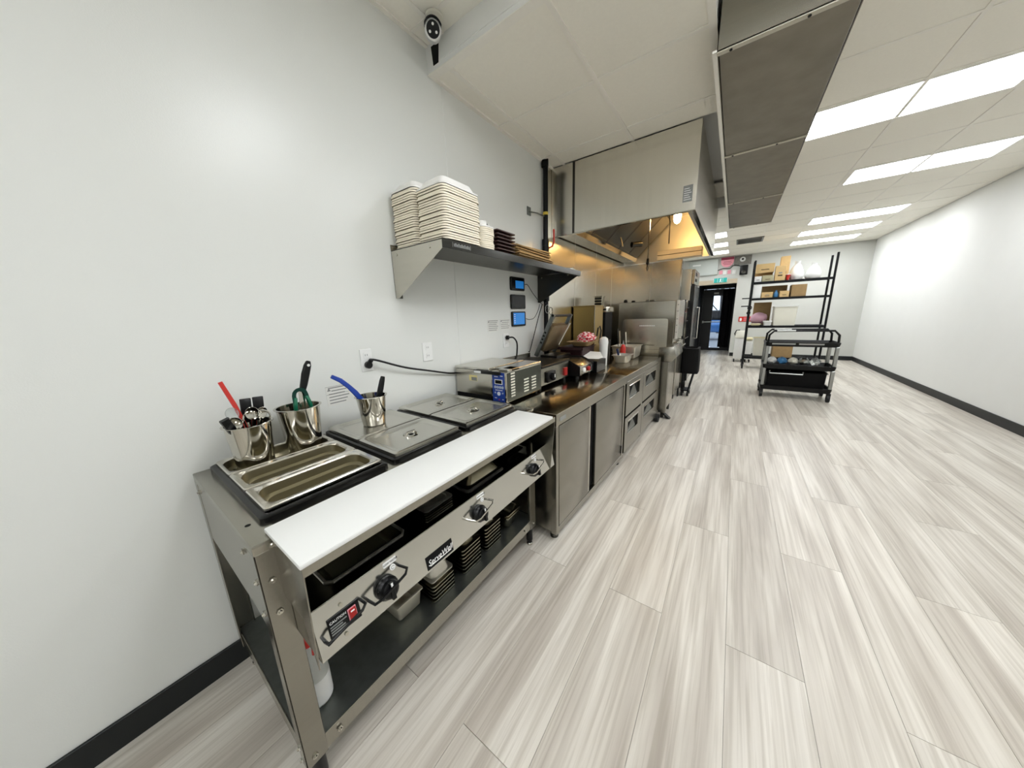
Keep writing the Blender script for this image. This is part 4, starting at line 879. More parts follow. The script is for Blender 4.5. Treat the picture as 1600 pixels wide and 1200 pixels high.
# ==================================================================== WALL SHELF AND ITS STOCK
ws = thing('wall_shelf', 'stainless wall shelf on triangular brackets holding takeout containers', 'shelf', (.215, 1.96, 1.57))
S0, S1, SX, SZT = 1.115, 2.80, .43, 1.838
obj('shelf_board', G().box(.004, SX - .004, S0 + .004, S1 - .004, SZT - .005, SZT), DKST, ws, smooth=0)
fe = obj('front_edge', G().box(SX - .004, SX, S0, S1, SZT - .044, SZT), mat('shelf_front_dark_reflection', '#4a4a48', .16, 1.0), ws, bev=.001)  # dark reflection put into the colour of the edge
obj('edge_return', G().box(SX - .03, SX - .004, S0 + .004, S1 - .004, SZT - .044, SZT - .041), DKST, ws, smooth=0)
obj('back_flange', G().box(.001, .004, S0, S1, SZT - .005, SZT + .03), STEELH, ws, smooth=0)
for k in range(11): obj('badge_mark', G().box(SX, SX + .0008, S0 + .075 + k * .011, S0 + .082 + k * .011, SZT - .031, SZT - .017 + .004 * (k % 2)), GREYL, fe)
for k in (0, 11): obj('badge_mark', G().box(SX, SX + .0008, S0 + .066 + k * .0118, S0 + .068 + k * .0118, SZT - .034, SZT - .010), GREYL, fe)
for y, q in ((S0 + .001, 0), (S1 - .06, 1)):
    bk_ = obj('bracket', G().prism([(.002, 1.575), (.03, 1.575), (SX - .006, SZT - .046), (SX - .006, SZT - .006), (.002, SZT - .006)], 'y', y, y + .004), CLADST if not q else DKST, ws, smooth=0)  # near one pale, far one dark: reflected light put into the steel colour
    obj('bracket_flange', G().box(.001, .004, y, y + .045, 1.575, SZT - .006), DKST, bk_, smooth=0)
    for x, z in ((.05, SZT - .03), (.33, SZT - .028)):
        obj('rivet', G().cyl((x, y, z), (x, y - .003, z), .007, n=10), SHINY, bk_)
def container(x0, x1, y0, y1, z, h, r, capm):
    """one overturned moulded tray; only the last of a stack shows its raised floor"""
    return G().loft([rrect(x0, x1, y0, y1, r, z), rrect(x0, x1, y0, y1, r, z + .008), rrect(x0 + .005, x1 - .005, y0 + .005, y1 - .005, r, z + .0095),
                     rrect(x0 + .012, x1 - .012, y0 + .012, y1 - .012, r, z + .0105), rrect(x0 + .03, x1 - .03, y0 + .03, y1 - .03, r, z + h), rrect(x0 + .045, x1 - .045, y0 + .045, y1 - .045, r * .8, z + h + .004)], cap0=False) if capm else \
        G().loft([rrect(x0, x1, y0, y1, r, z), rrect(x0, x1, y0, y1, r, z + .0088), rrect(x0 + .005, x1 - .005, y0 + .005, y1 - .005, r, z + .0098), rrect(x0 + .012, x1 - .012, y0 + .012, y1 - .012, r, z + .0105), rrect(x0 + .022, x1 - .022, y0 + .022, y1 - .022, r, z + .012)], cap0=False)
def takeout(n, x0, x1, y0, y1, dz, h, r, lab, labtop, grp):
    me = None
    rnd = random.Random(n)
    for k in range(n):
        z = SZT + .001 + k * dz
        j = (rnd.random() - .5) * .008
        if k == n - 1:
            obj('takeout_container', container(x0, x1, y0, y1, z, h, r, True), FOAMT, None, labtop, 'takeout container', grp)
        elif me is None:
            o = obj('takeout_container', container(x0, x1, y0, y1, z, h, r, False), FOAM, None, lab + ', ' + nth(k), 'takeout container', grp); me = o.data; loc = o.location.copy()
        else:
            o = bpy.data.objects.new('takeout_container', me); COL.objects.link(o); o.location = (loc.x + j * .6, loc.y + j, loc.z + k * dz); tag(o, lab + ', ' + nth(k), 'takeout container', grp)
takeout(25, .012, .218, 1.135, 1.42, .0118, .042, .03, 'cream fibre container within the wall side stack on the shelf', 'white topmost container of the wall side stack on the shelf', 'wall side stack of takeout containers')
takeout(22, .226, .438, 1.135, 1.405, .0118, .045, .03, 'cream fibre container within the large front stack on the shelf', 'white topmost container of the large front stack on the shelf', 'large front stack of takeout containers')
takeout(12, .27, .43, 1.415, 1.555, .0105, .042, .05, 'cream fibre bowl within the small round cornered stack', 'white topmost bowl of the small round cornered stack', 'small stack of takeout bowls')
for k in range(6):
    lab = 'dark brown plastic tray beside the small bowls, ' + nth(k) if k < 5 else 'topmost dark brown plastic tray beside the small bowls'
    obj('brown_tray', pan_g(.12, .425, 1.565, 1.755, SZT + .022 + k * .021, .02, rim=.01, taper=.01, r=.015), BROWN, None, lab, 'tray', 'dark brown trays on the shelf')
rnd = random.Random(5)
for k in range(7):
    Mk = Matrix.Translation((.27 + .008 * (k % 3), 2.06 - .012 * k, SZT + .001 + k * .0125)) @ Matrix.Rotation((rnd.random() - .5) * .16, 4, 'Z')
    lab = 'folded brown cardboard box in the flat pile, ' + nth(k) if k < 6 else 'topmost folded cardboard box of the flat pile on the shelf'
    g = G().box(-.15, .14, -.26, .25, 0, .005).box(-.15, .13, -.25, .24, .006, .0105)
    obj('folded_box', g.xf(Mk), KRAFT if k % 2 else CARD, None, lab, 'cardboard box', 'folded boxes on the shelf', smooth=0)
obj('folded_box', G().box(.10, .36, 2.36, 2.62, SZT + .001, SZT + .008).box(.12, .34, 2.34, 2.60, SZT + .009, SZT + .014), KRAFT, None, 'loose brown cardboard sheet lying past the flat pile', 'cardboard box', smooth=0)
obj('shelf_clip', G().box(.34, .41, 2.62, 2.72, SZT + .001, SZT + .014).cyl((.35, 2.67, SZT + .014), (.41, 2.69, SZT + .016), .011), SHINY, None, 'shiny metal tool lying at the far end of the wall shelf', 'tool', bev=.003)

# ==================================================================== THINGS ON THE WALL
def tablet(y0, y1, z0, z1, on, label):
    t = thing('wall_tablet', label, 'tablet', (.009, (y0 + y1) / 2, z0), 'tablets on the wall')
    obj('casing', G().loft([[(x, p[0], p[1]) for p in rrect(y0, y1, z0, z1, .012, 0)] for x in (.001, .015)]), BLACK, t, bev=.002)
    s_ = obj('screen', G().box(.015, .0155, y0 + .02, y1 - .02, z0 + .015, z1 - .012), SCREEN if on == 1 else SCRDK, t, smooth=0)
    if on == 2: obj('window', G().box(.0155, .016, y0 + .07, y1 - .02, z0 + .02, z1 - .03), SCREEN, t, smooth=0)
    if on == 1:
        for k in range(5): obj('list_line', G().box(.0155, .0158, y0 + .028, y0 + .05, z0 + .03 + k * .018, z0 + .034 + k * .018), WHITEL, s_, smooth=0)
tablet(2.262, 2.482, 1.675, 1.79, 2, 'topmost wall tablet with a half lit blue screen')
tablet(2.262, 2.49, 1.515, 1.64, 0, 'middle wall tablet with a black screen')
tablet(2.266, 2.488, 1.36, 1.492, 1, 'lowest wall tablet with a bright blue screen')
def outlet(y0, y1, z0, z1, label):
    t = thing('wall_outlet', label, 'wall outlet', (.003, (y0 + y1) / 2, z0), 'white wall outlets')
    obj('cover_plate', G().box(.0005, .006, y0, y1, z0, z1), WHITEP, t, bev=.002)
    for z in (z0 + .28 * (z1 - z0), z0 + .72 * (z1 - z0)):
        s_ = obj('socket', G().loft([[(x, p[0], p[1]) for p in rrect((y0 + y1) / 2 - .016, (y0 + y1) / 2 + .016, z - .018, z + .018, .01, 0)] for x in (.006, .008)]), WHITEP, t)
        for dy in (-.006, .006): obj('slot', G().box(.008, .0083, (y0 + y1) / 2 + dy - .001, (y0 + y1) / 2 + dy + .001, z - .003, z + .007), BLKMAT, s_)
outlet(.852, .918, 1.18, 1.302, 'white wall outlet with a black plug above the steam table')
outlet(1.266, 1.345, 1.18, 1.302, 'empty white wall outlet beside the wall seam')
outlet(2.135, 2.215, 1.183, 1.305, 'white wall outlet with a hanging black plug below the notices')
def notice(y0, y1, z0, z1, label, n=5, tilt=0.0, framed=False):
    t = thing('wall_notice', label, 'notice', (.002, (y0 + y1) / 2, z0))
    R_ = Matrix.Translation((0, (y0 + y1) / 2, (z0 + z1) / 2)) @ Matrix.Rotation(tilt, 4, 'X') @ Matrix.Translation((0, -(y0 + y1) / 2, -(z0 + z1) / 2))
    p = obj('sheet', G().box(.0006, .0016, y0, y1, z0, z1).xf(R_), PAPER, t, smooth=0)
    hgt = z1 - z0
    for k in range(n):
        zz = z1 - hgt * (k + .75) / (n + .4)
        obj('print_line', G().box(.0016, .002, y0 + .012 + (.014 if k == 1 else 0), y1 - .008 - .02 * ((k * 7) % 3) / 2, zz, zz + hgt * .05).xf(R_), GREYL, t, smooth=0)
    obj('warning_sign', G().prism([(y0 + .006, z1 - hgt * .24), (y0 + .024, z1 - hgt * .24), (y0 + .015, z1 - hgt * .08)], 'x', .0016, .002).xf(R_), GREYL, t, smooth=0)
    if framed:
        for zz in (z1 - .002, z1 - hgt * .42): obj('rule', G().box(.0016, .002, y0, y1, zz - .0008, zz + .0008).xf(R_), GREYL, t, smooth=0)
notice(.655, .775, 1.035, 1.135, 'pale printed warning label behind the smallest utensil cup', 6, 0.0, True)
notice(1.935, 2.08, 1.33, 1.428, 'left one of two printed notices beside the wall tablets', 6)
notice(2.103, 2.245, 1.34, 1.429, 'right one of two printed notices beside the wall tablets', 5)
def cord(name, pts, r, label, extra=None, m_=None):
    n = []                                            # Catmull-Rom smoothing
    P = [Vector(p) for p in pts]; P = [P[0] * 2 - P[1]] + P + [P[-1] * 2 - P[-2]]
    for i in range(1, len(P) - 2):
        for k in range(6):
            t = k / 6; a, b, c, d = P[i - 1], P[i], P[i + 1], P[i + 2]
            n.append(.5 * ((2 * b) + (c - a) * t + (2 * a - 5 * b + 4 * c - d) * t * t + (3 * b - a - 3 * c + d) * t ** 3))
    n.append(P[-2])
    if extra is None: return obj(name, G().tube(n, r, 8), m_ or BLACK, None, label, 'cord')
    t = thing(name, label, 'cord', pts[0]); obj('cable', G().tube(n, r, 8), m_ or BLACK, t); obj('plug', extra, BLACK, t, bev=.003); return t
cord('power_cord', [(.03, .895, 1.245), (.045, .93, 1.235), (.04, 1.1, 1.17), (.03, 1.3, 1.115), (.02, 1.45, 1.075), (.012, 1.54, 1.06), (.012, 1.60, 1.055)], .006,
     'black power cord running from the near outlet to the warmer', G().cyl((.008, .885, 1.216), (.03, .885, 1.216), .02, n=16).cyl((.012, .885, 1.216), (.03, .90, 1.245), .012))
cord('power_cord', [(.03, 2.185, 1.27), (.05, 2.225, 1.265), (.06, 2.26, 1.22), (.06, 2.262, 1.15), (.055, 2.25, 1.08), (.06, 2.20, 1.07)], .007,
     'short black cord curling down from the outlet behind the griddle', G().cyl((.008, 2.172, 1.27), (.035, 2.18, 1.27), .018, n=14))
cord('charging_cable', [(.016, 2.483, 1.735), (.03, 2.51, 1.73), (.03, 2.60, 1.66), (.05, 2.70, 1.575), (.06, 2.74, 1.55)], .0028, 'thin black charging cable slanting from the topmost tablet to the pipe')
cord('charging_cable', [(.016, 2.49, 1.425), (.03, 2.53, 1.415), (.04, 2.60, 1.43), (.05, 2.66, 1.50), (.05, 2.69, 1.56)], .0028, 'thin black charging cable looping up from the lowest tablet to the pipe')
cord('charging_cable', [(.06, 2.72, 1.55), (.05, 2.68, 1.46), (.04, 2.60, 1.28), (.035, 2.52, 1.12), (.03, 2.5, 1.11)], .004, 'black cable dropping from the pipe bundle to the griddle')
for k, (dy, dz, r) in enumerate(((-.01, 0, .03), (.02, -.03, .04), (.09, -.05, .035))):
    obj('cable_loop', G().tube(arc((.115, 2.71 + dy, 1.54 + dz), r, 0, 350, 16, 'yz'), .0028, 6), (BLACK, ALU, BLACK)[k], None, ('upper black cable loop hooked on the gas pipe', 'pale cable loop tied to the gas pipe', 'black cable loop on the far side of the gas pipe')[k], 'cable')
# security camera
sc_ = thing('security_camera', 'white bullet security camera with black lens face on the ceiling', 'security camera', (.195, 1.40, 3.0))
obj('mount_base', G().lathe([(.045, 0), (.045, -.012), (.03, -.022), (.015, -.03)], (.19, 1.40, 2.999), 20), OFFW, sc_)
obj('mount_arm', G().tube([(.19, 1.40, 2.98), (.19, 1.40, 2.95), (.20, 1.385, 2.935)], .012), OFFW, sc_)
cdir = Vector((.66, -.60, -.47)).normalized()
MC = frame_matrix((.180, 1.395, 2.938), cdir.cross(Vector((0, 0, 1))).normalized(), cdir.cross(Vector((0, 0, 1))).cross(cdir).normalized())
sgn = 1 if (MC.to_3x3() @ Vector((0, 0, 1))).dot(cdir) > 0 else -1
obj('housing', G().lathe([(.036, -.07 * sgn), (.042, -.06 * sgn), (.042, .03 * sgn), (.037, .036 * sgn)], (0, 0, 0), 24).xf(MC), WHITEP, sc_)
obj('lens_face', G().lathe([(.034, .034 * sgn), (.034, .0375 * sgn), (.02, .038 * sgn)], (0, 0, 0), 24).xf(MC), BLACK, sc_)
for a in (90, 210, 330):
    q = Vector((.019 * math.cos(math.radians(a)), .019 * math.sin(math.radians(a)), .039 * sgn))
    obj('led', G().cyl(q, q + Vector((0, 0, .001)), .006, n=12).xf(MC), WHITEL, sc_)
obj('sun_visor', G().loft([[(  .047 * math.cos(math.radians(a)) * s_, .047 * math.sin(math.radians(a)) * s_, z * sgn) for a in range(20, 161, 14)] + [(.044 * math.cos(math.radians(a)) * s_, .044 * math.sin(math.radians(a)) * s_, z * sgn) for a in range(160, 19, -14)] for z, s_ in ((-.05, 1), (.055, 1))]).xf(MC), BLACK, sc_)

# ==================================================================== FAR RIGHT: WIRE RACK
rk = thing('storage_rack', 'black wheeled wire rack stacked with boxes on the right', 'storage rack', (2.55, 9.6, 0))
KX0, KX1, KY0, KY1 = 1.91, 3.25, 9.37, 9.85
RKZ = (.30, 1.04, 1.675, 2.04)
for x in (KX0, KX1):
    for y in (KY0, KY1):
        obj('post', G().cyl((x, y, .12), (x, y, 2.52), .02, n=12), BLKMET, rk)
        obj('caster', G().cyl((x - .018, y, .06), (x + .018, y, .06), .06, n=20).box(x - .025, x + .025, y - .02, y + .02, .10, .14), RUBBER, rk)
for z in RKZ:
    s_ = obj('shelf', G().box(KX0, KX1, KY0 - .008, KY0 + .008, z - .05, z).box(KX0, KX1, KY1 - .008, KY1 + .008, z - .03, z).box(KX0 - .008, KX0 + .008, KY0, KY1, z - .03, z).box(KX1 - .008, KX1 + .008, KY0, KY1, z - .03, z), BLKMET, rk)
    obj('shade_board', G().box(KX0 + .02, KX1 - .02, KY0 + .012, KY1 - .012, z - .022, z - .0115), mat('brown_shade_board', '#5a4a3a', .6), s_)  # solid board added to shade the space between the shelves
    for k in range(9): obj('wire', G().cyl((KX0, KY0 + .05 + k * .045, z - .006), (KX1, KY0 + .05 + k * .045, z - .006), .005, n=6), BLKMET, s_)
for z in (1.50, 1.68): obj('side_hook', G().box(KX0 - .17, KX0 - .01, KY0 - .012, KY0 + .012, z - .012, z + .012), BLACK, rk, bev=.004)
obj('clip_ring', G().tube(arc((KX0, KY0 - .02, 1.46), .035, 0, 350, 14, 'xz'), .012, 8).tube(arc((KX0 - .01, KY0 - .02, 1.34), .03, 0, 350, 14, 'xz'), .012, 8), BLACK, rk)
obj('top_sleeve', G().box(KX0 - .03, KX0 + .0, KY0 - .02, KY0 + .02, 2.25, 2.5), BLACK, rk, bev=.004)
def carton(x0, x1, y0, y1, z0, z1, label, m_=CARD, cat='box', marks=0, rz=0.0, tape=True):
    cx, cyy = (x0 + x1) / 2, (y0 + y1) / 2
    t = thing('cardboard_box' if m_ in (CARD, CARDL, KRAFT) else 'carton', label, cat, (cx, cyy, z0))
    R_ = Matrix.Translation((cx, cyy, 0)) @ Matrix.Rotation(rz, 4, 'Z') @ Matrix.Translation((-cx, -cyy, 0))
    obj('box_body', G().box(x0, x1, y0, y1, z0, z1 - .004).xf(R_), m_, t, bev=.003)
    obj('flap', G().box(x0 + .002, cx - .001, y0 + .002, y1 - .002, z1 - .004, z1).xf(R_), m_, t)
    obj('flap', G().box(cx + .001, x1 - .002, y0 + .002, y1 - .002, z1 - .004, z1).xf(R_), m_, t)
    for k in range(marks):
        zz = z0 + (z1 - z0) * (.3 + .35 * k / max(1, marks)); w_ = (x1 - x0) * (.22 - .05 * k)
        obj('print_mark', G().box(cx - w_, cx + w_, y0 - .0012, y0, zz, zz + (z1 - z0) * .09).xf(R_), GREYL if k % 2 else mat('dark_print', '#4a3b22', .7), t)
    return t
Z1, Z2, Z3 = 2.041, 1.676, 1.041
carton(1.94, 2.27, 9.45, 9.82, 2.245, 2.44, 'wide cardboard box set back on top of two cartons on the rack', CARDL, marks=1)
carton(1.93, 2.06, 9.385, 9.62, Z1, 2.165, 'small white carton at the left end of the top rack shelf', WHITEP, 'carton', 1)
carton(2.07, 2.27, 9.385, 9.63, Z1, 2.175, 'pale khaki carton beside the small white one on the top rack shelf', mat('khaki_card', '#b7b08f', .8, 0, .1, 12), 'carton', 1)
carton(1.935, 2.265, 9.64, 9.82, Z1, 2.242, 'cardboard box hidden behind the small cartons on the top rack shelf', CARD)
carton(2.29, 2.47, 9.40, 9.60, Z1, 2.36, 'upright cardboard box with printed label in the middle of the top shelf', CARDL, marks=2)
carton(2.38, 2.54, 9.62, 9.82, Z1, 2.58, 'tallest cardboard box standing at the back of the top shelf', CARDL, marks=1)
tub(2.48, 2.56, 9.385, 9.56, Z1, 2.17, RED, 'red carton with white lid on the top rack shelf', 'carton', WHITEP)
def bag(c, rx, ry, h, label, m_, seed):
    rnd = random.Random(seed); n = 14; loops = []
    for q, z in ((.75, 0), (1, .12), (1.02, .3), (.9, .5), (.6, .72), (.3, .86), (.34, .94), (.42, 1)):
        loops.append([(c[0] + rx * q * math.cos(2 * math.pi * k / n) * (1 + .14 * (rnd.random() - .5)), c[1] + ry * q * math.sin(2 * math.pi * k / n) * (1 + .14 * (rnd.random() - .5)), c[2] + h * z) for k in range(n)])
    t = thing('plastic_bag', label, 'bag', c)
    obj('bag_body', G().loft(loops), m_, t, smooth=50)
    obj('bag_knot', G().tube(arc((c[0], c[1], c[2] + h * .88), rx * .33, 0, 350, 12, 'xy'), rx * .06, 6), m_, t)
bag((2.67, 9.60, Z1), .125, .14, .40, 'white knotted plastic bag on the top rack shelf', WHITEP, 4)
bag((2.95, 9.60, Z1), .13, .14, .33, 'second white knotted plastic bag at the right of the top shelf', WHITEP, 9)
carton(1.94, 2.08, 9.385, 9.60, Z2, 1.97, 'upright white carton at the left end of the second rack shelf', WHITEP, 'carton')
carton(2.10, 2.30, 9.385, 9.72, Z2, 1.80, 'low yellow printed produce box left of the blue pouch', CARDL, marks=2)
carton(2.42, 2.58, 9.385, 9.72, Z2, 1.81, 'low yellow printed produce box right of the blue pouch', CARDL, marks=1)
bag((2.36, 9.47, Z2), .045, .045, .16, 'small blue pouch between the two produce boxes', mat('blue_pouch', '#3f7fb5', .35), 2)
carton(2.61, 2.86, 9.385, 9.72, Z2, 1.93, 'brown cardboard box with darker lid on the second rack shelf', KRAFT)
carton(2.11, 2.57, 9.735, 9.83, Z2, 1.95, 'long brown box added at the back of the second rack shelf', KRAFT)  # this box and the next are added to darken the rack's background
carton(2.00, 2.34, 9.83, 9.845, Z3, 1.58, 'flat brown board added against the back of the third rack shelf', KRAFT)
tub(2.36, 2.78, 9.39, 9.82, Z3, 1.48, OFFW, 'big off-white lidded tub on the third rack shelf', lidm=WHITEP)
obj('pink_bag', crumple((2.12, 9.70, 1.20), .17, .12, .14, 12, jag=.2), mat('pink_sack', '#c99fae', .6), None, 'slumped pink sack on the third rack shelf', 'sack', smooth=50)
tub(2.20, 2.36, 9.39, 9.55, Z3, 1.15, WHITEP, 'small white tub in front of the pink sack')
tub(1.97, 2.16, 9.40, 9.52, Z3, 1.09, CREAM, 'shallow cream tub at the left of the third rack shelf')
tub(2.08, 2.36, 9.60, 9.83, Z3 - .74, .75, OFFW, 'off-white lidded bin on the lowest rack shelf', lidm=CREAM)
carton(2.45, 2.8, 9.42, 9.8, .301, .62, 'brown carton on the lowest rack shelf behind the cart', KRAFT)

# white wheeled ingredient bin, pale jug
ib = thing('ingredient_bin', 'white wheeled ingredient bin with sloped lid beside the wall', 'ingredient bin', (1.83, 10.65, 0))
obj('bin_body', G().prism([(10.45, .09), (10.47, .66), (10.55, .82), (10.88, .82), (10.88, .09)], 'x', 1.71, 1.94), WHITEP, ib, bev=.02, seg=2)
obj('sloped_lid', G().prism([(10.455, .66), (10.455, .68), (10.54, .845), (10.89, .845), (10.89, .82), (10.55, .82)], 'x', 1.705, 1.945), OFFW, ib, bev=.004)
obj('scoop_handle', G().tube([(1.72, 10.5, .7), (1.69, 10.5, .78), (1.72, 10.5, .87), (1.8, 10.5, .88)], .012), BLACK, ib)
for x, y in ((1.74, 10.5), (1.91, 10.5), (1.74, 10.84), (1.91, 10.84)): obj('caster', G().cyl((x - .015, y, .045), (x + .015, y, .045), .045, n=16).cyl((x, y, .05), (x, y, .1), .012), RUBBER, ib)
ib2 = thing('ingredient_bin', 'white ingredient bin with cream lid behind the rack post', 'ingredient bin', (2.03, 10.65, 0))
obj('bin_body', G().prism([(10.45, .09), (10.47, .56), (10.55, .62), (10.88, .62), (10.88, .09)], 'x', 1.965, 2.10), WHITEP, ib2, bev=.012, seg=2)
obj('sloped_lid', G().box(1.96, 2.105, 10.46, 10.89, .62, .66), CREAM, ib2, bev=.006)
for x, y in ((1.99, 10.5), (2.08, 10.84), (1.99, 10.84), (2.08, 10.5)): obj('caster', G().cyl((x - .012, y, .045), (x + .012, y, .045), .045, n=16).cyl((x, y, .05), (x, y, .1), .01), RUBBER, ib2)
sg = thing('fire_sign', 'red extinguisher sign with white symbol on the wall by the back door', 'sign', (1.9, 11.78, 1.05))
obj('sign_plate', G().box(1.75, 2.07, 11.785, 11.797, 1.06, 1.21), RED, sg, bev=.002)
obj('symbol', G().lathe([(.03, 0), (.034, .02), (.034, .07), (.015, .1)], (0, 0, 0), 12).xf(Matrix.Translation((1.80, 11.786, 1.08)) @ Matrix.Diagonal((1, .05, 1, 1))), WHITEL, sg)
for k in range(3): obj('print_line', G().box(1.87, 2.03 - .02 * k, 11.7845, 11.785, 1.09 + k * .035, 1.105 + k * .035), PINK, sg)

# ==================================================================== UTILITY CART
ct = thing('utility_cart', 'black three tier utility cart with grey posts on the right', 'cart', (2.5, 6.65, 0))
UX0, UX1, UY0, UY1 = 2.10, 2.62, 5.95, 6.85
UX0, UX1, UY0, UY1 = 2.09, 2.95, 6.42, 6.92
for z in (.18, .53, .89):
    d = .045 if z < .8 else .075
    tz = obj('tray', G().loft([rrect(UX0 + .01, UX1 - .01, UY0 + .01, UY1 - .01, .04, z - .05), rrect(UX0, UX1, UY0, UY1, .04, z), rrect(UX0, UX1, UY0, UY1, .04, z + .02), rrect(UX0 + .015, UX1 - .015, UY0 + .015, UY1 - .015, .04, z + .02), rrect(UX0 + .03, UX1 - .03, UY0 + .03, UY1 - .03, .04, z - .03)]), BLACK, ct)
    if z > .8:
        for a, b in ((UX0 + .08, UX0 + .36), (UX0 + .40, UX0 + .68)): obj('edge_strip', G().box(a, b, UY0 - .004, UY0, z - .018, z + .004), ALU, tz)
    if z == .53: obj('pull_bar', G().tube([(UX0 + .1, UY0 - .006, z - .08), (UX0 + .1, UY0 - .02, z - .12), (UX0 + .5, UY0 - .02, z - .12), (UX0 + .5, UY0 - .006, z - .08)], .01), ALU, tz)
for x in (UX0 + .03, UX1 - .03):
    for y in (UY0 + .03, UY1 - .03):
        for z0, z1 in ((.20, .485), (.55, .845)): obj('post', G().box(x - .022, x + .022, y - .022, y + .022, z0, z1), ALU, ct, bev=.006)
        obj('caster', G().cyl((x - .018, y, .055), (x + .018, y, .055), .055, n=18).box(x - .024, x + .024, y - .02, y + .02, .06, .135), RUBBER, ct)
for y in (UY0 + .03, UY1 - .03):
    obj('handle', G().tube([(UX0 + .03, y, .91), (UX0 + .035, y, 1.02), (UX0 + .09, y, 1.085), (UX1 - .09, y, 1.085), (UX1 - .035, y, 1.02), (UX1 - .03, y, .91)], .015, 10), BLACK, ct)
    obj('handle_sleeve', G().tube([(UX0 + .12, y, 1.085), (UX0 + .34, y, 1.085)], .017, 10), ALU, ct)
obj('black_tray_fill', pan_g(UX0 + .06, UX1 - .06, UY0 + .06, UY1 - .06, .43, .26, taper=.01, r=.03), BLKMAT, None, 'deep black open box on the lowest tray of the utility cart', 'crate')  # open black shape filling the lowest tray
rnd = random.Random(3)
for k in range(5):
    nm = ('clear wrapped bundle', 'blue printed pouch', 'white folded bag', 'grey foil bundle', 'pale plastic pouch')[k]
    obj('wrapped_goods', crumple((UX0 + .12 + k * .13, UY0 + .15, .60), .065, .08, .055, 20 + k, jag=.35), (WHITEP, mat('blue_pouch', '#3f7fb5', .35), OFFW, ALU, GLASS)[k], None, nm + ' on the middle tray of the utility cart', 'bag', smooth=30)

# ==================================================================== BACK DOOR AND WALL ABOVE IT
dr = thing('door_1', None, None, (1.05, 13.25, 0), kind='structure')
obj('door_frame', G().box(DX0, DX0 + .05, 13.2, 13.3, 0, 2.3).box(DX1 - .05, DX1, 13.2, 13.3, 0, 2.3).box(DX0, DX1, 13.2, 13.3, 2.15, 2.4), DOORM, dr)
dw = obj('door_leaf', G().box(DX0 + .05, .98, 13.22, 13.27, .01, 2.14).box(1.30, 1.55, 13.22, 13.27, .01, 2.14).box(.98, 1.30, 13.22, 13.27, .01, .10).box(.98, 1.30, 13.22, 13.27, 1.92, 2.14), DOORM, dr, bev=.003)
obj('glass_pane', G().box(.98, 1.30, 13.24, 13.247, .10, 1.92), mat('door_glass', '#f4f8fa', 0.0, 0, .005, 5, trans=1.0), dw)
obj('push_bar', G().tube([(.7, 13.2, 1.02), (1.5, 13.2, 1.02)], .018).box(.70, .74, 13.19, 13.225, .98, 1.06).box(1.46, 1.5, 13.19, 13.225, .98, 1.06), ALU, dw)
obj('door_closer', G().box(.98, 1.12, 13.16, 13.22, 1.98, 2.03), ALU, dw, bev=.006)
obj('threshold', G().box(DX0, DX1, 13.2, 13.36, 0, .012), ALU, dr, bev=.002)
obj('dark_curtain', G().loft([[(1.24 + .3 * k / 16, 13.10 + .02 * math.sin(k * 1.7), z) for k in range(17)] + [(1.24 + .3 * k / 16, 13.108 + .02 * math.sin(k * 1.7), z) for k in range(16, -1, -1)] for z in (.14, 2.1)]), BLKMAT, None, 'dark curtain hanging beside the back door glass', 'curtain')
ex = thing('exit_sign', 'teal running man exit sign above the back door', 'sign', (1.17, 11.75, 2.25))
obj('sign_box', G().box(1.0, 1.35, 11.74, 11.767, 2.255, 2.385), TEAL, ex, bev=.003)
for x0, x1 in ((1.0, 1.008), (1.342, 1.35), (1.10, 1.106), (1.234, 1.24)): obj('sign_border', G().box(x0, x1, 11.738, 11.74, 2.258, 2.382), WHITEL, ex)
obj('running_figure', G().cyl((1.185, 11.738, 2.365), (1.185, 11.7395, 2.365), .012, n=12).prism([(1.16, 2.35), (1.185, 2.35), (1.205, 2.33), (1.185, 2.31), (1.20, 2.285), (1.215, 2.262), (1.20, 2.262), (1.175, 2.29), (1.155, 2.265), (1.14, 2.265), (1.165, 2.305), (1.168, 2.33), (1.15, 2.325)], 'y', 11.738, 11.7395), WHITEL, ex, smooth=0)
ps = thing('round_sign', 'pink half round sign with maroon band hanging above the back door', 'sign', (1.30, 11.76, 2.68))
obj('sign_plate', G().prism([(1.14, 2.90)] + [(1.30 + .16 * math.cos(math.radians(a)), 2.86 + .17 * math.sin(math.radians(a))) for a in range(180, 361, 15)] + [(1.46, 2.90)], 'y', 11.745, 11.755), PINK, ps)
obj('sign_band', G().box(1.14, 1.46, 11.742, 11.757, 2.90, 2.97), PINKD, ps)
for k in range(3): obj('print_line', G().box(1.21 - .02 * (k % 2), 1.40 + .02 * (k % 2), 11.7435, 11.745, 2.76 + k * .04, 2.772 + k * .04), PINKD, ps)
spk = thing('wall_speaker', 'small black loudspeaker on the wall right of the back door', 'loudspeaker', (1.72, 11.7, 2.42))
obj('cabinet', G().box(1.63, 1.82, 11.62, 11.76, 2.42, 2.69), BLACK, spk, bev=.012, seg=2)
obj('woofer', G().lathe([(.05, 0), (.055, .004), (.045, .008), (.02, .002)], (0, 0, 0), 18).xf(frame_matrix((1.725, 11.62, 2.49), (1, 0, 0), (0, 0, 1))), DKST, spk)
obj('bracket', G().cyl((1.72, 11.76, 2.6), (1.72, 11.8, 2.6), .02), BLKMET, spk)
cm = thing('dome_camera', 'round dome camera on a grey plate above the loudspeaker', 'security camera', (1.65, 11.76, 2.72))
obj('back_plate', G().box(1.47, 1.88, 11.785, 11.798, 2.72, 2.98), mat('concrete_plate', '#8d8a83', .8, 0, .3, 30), cm)
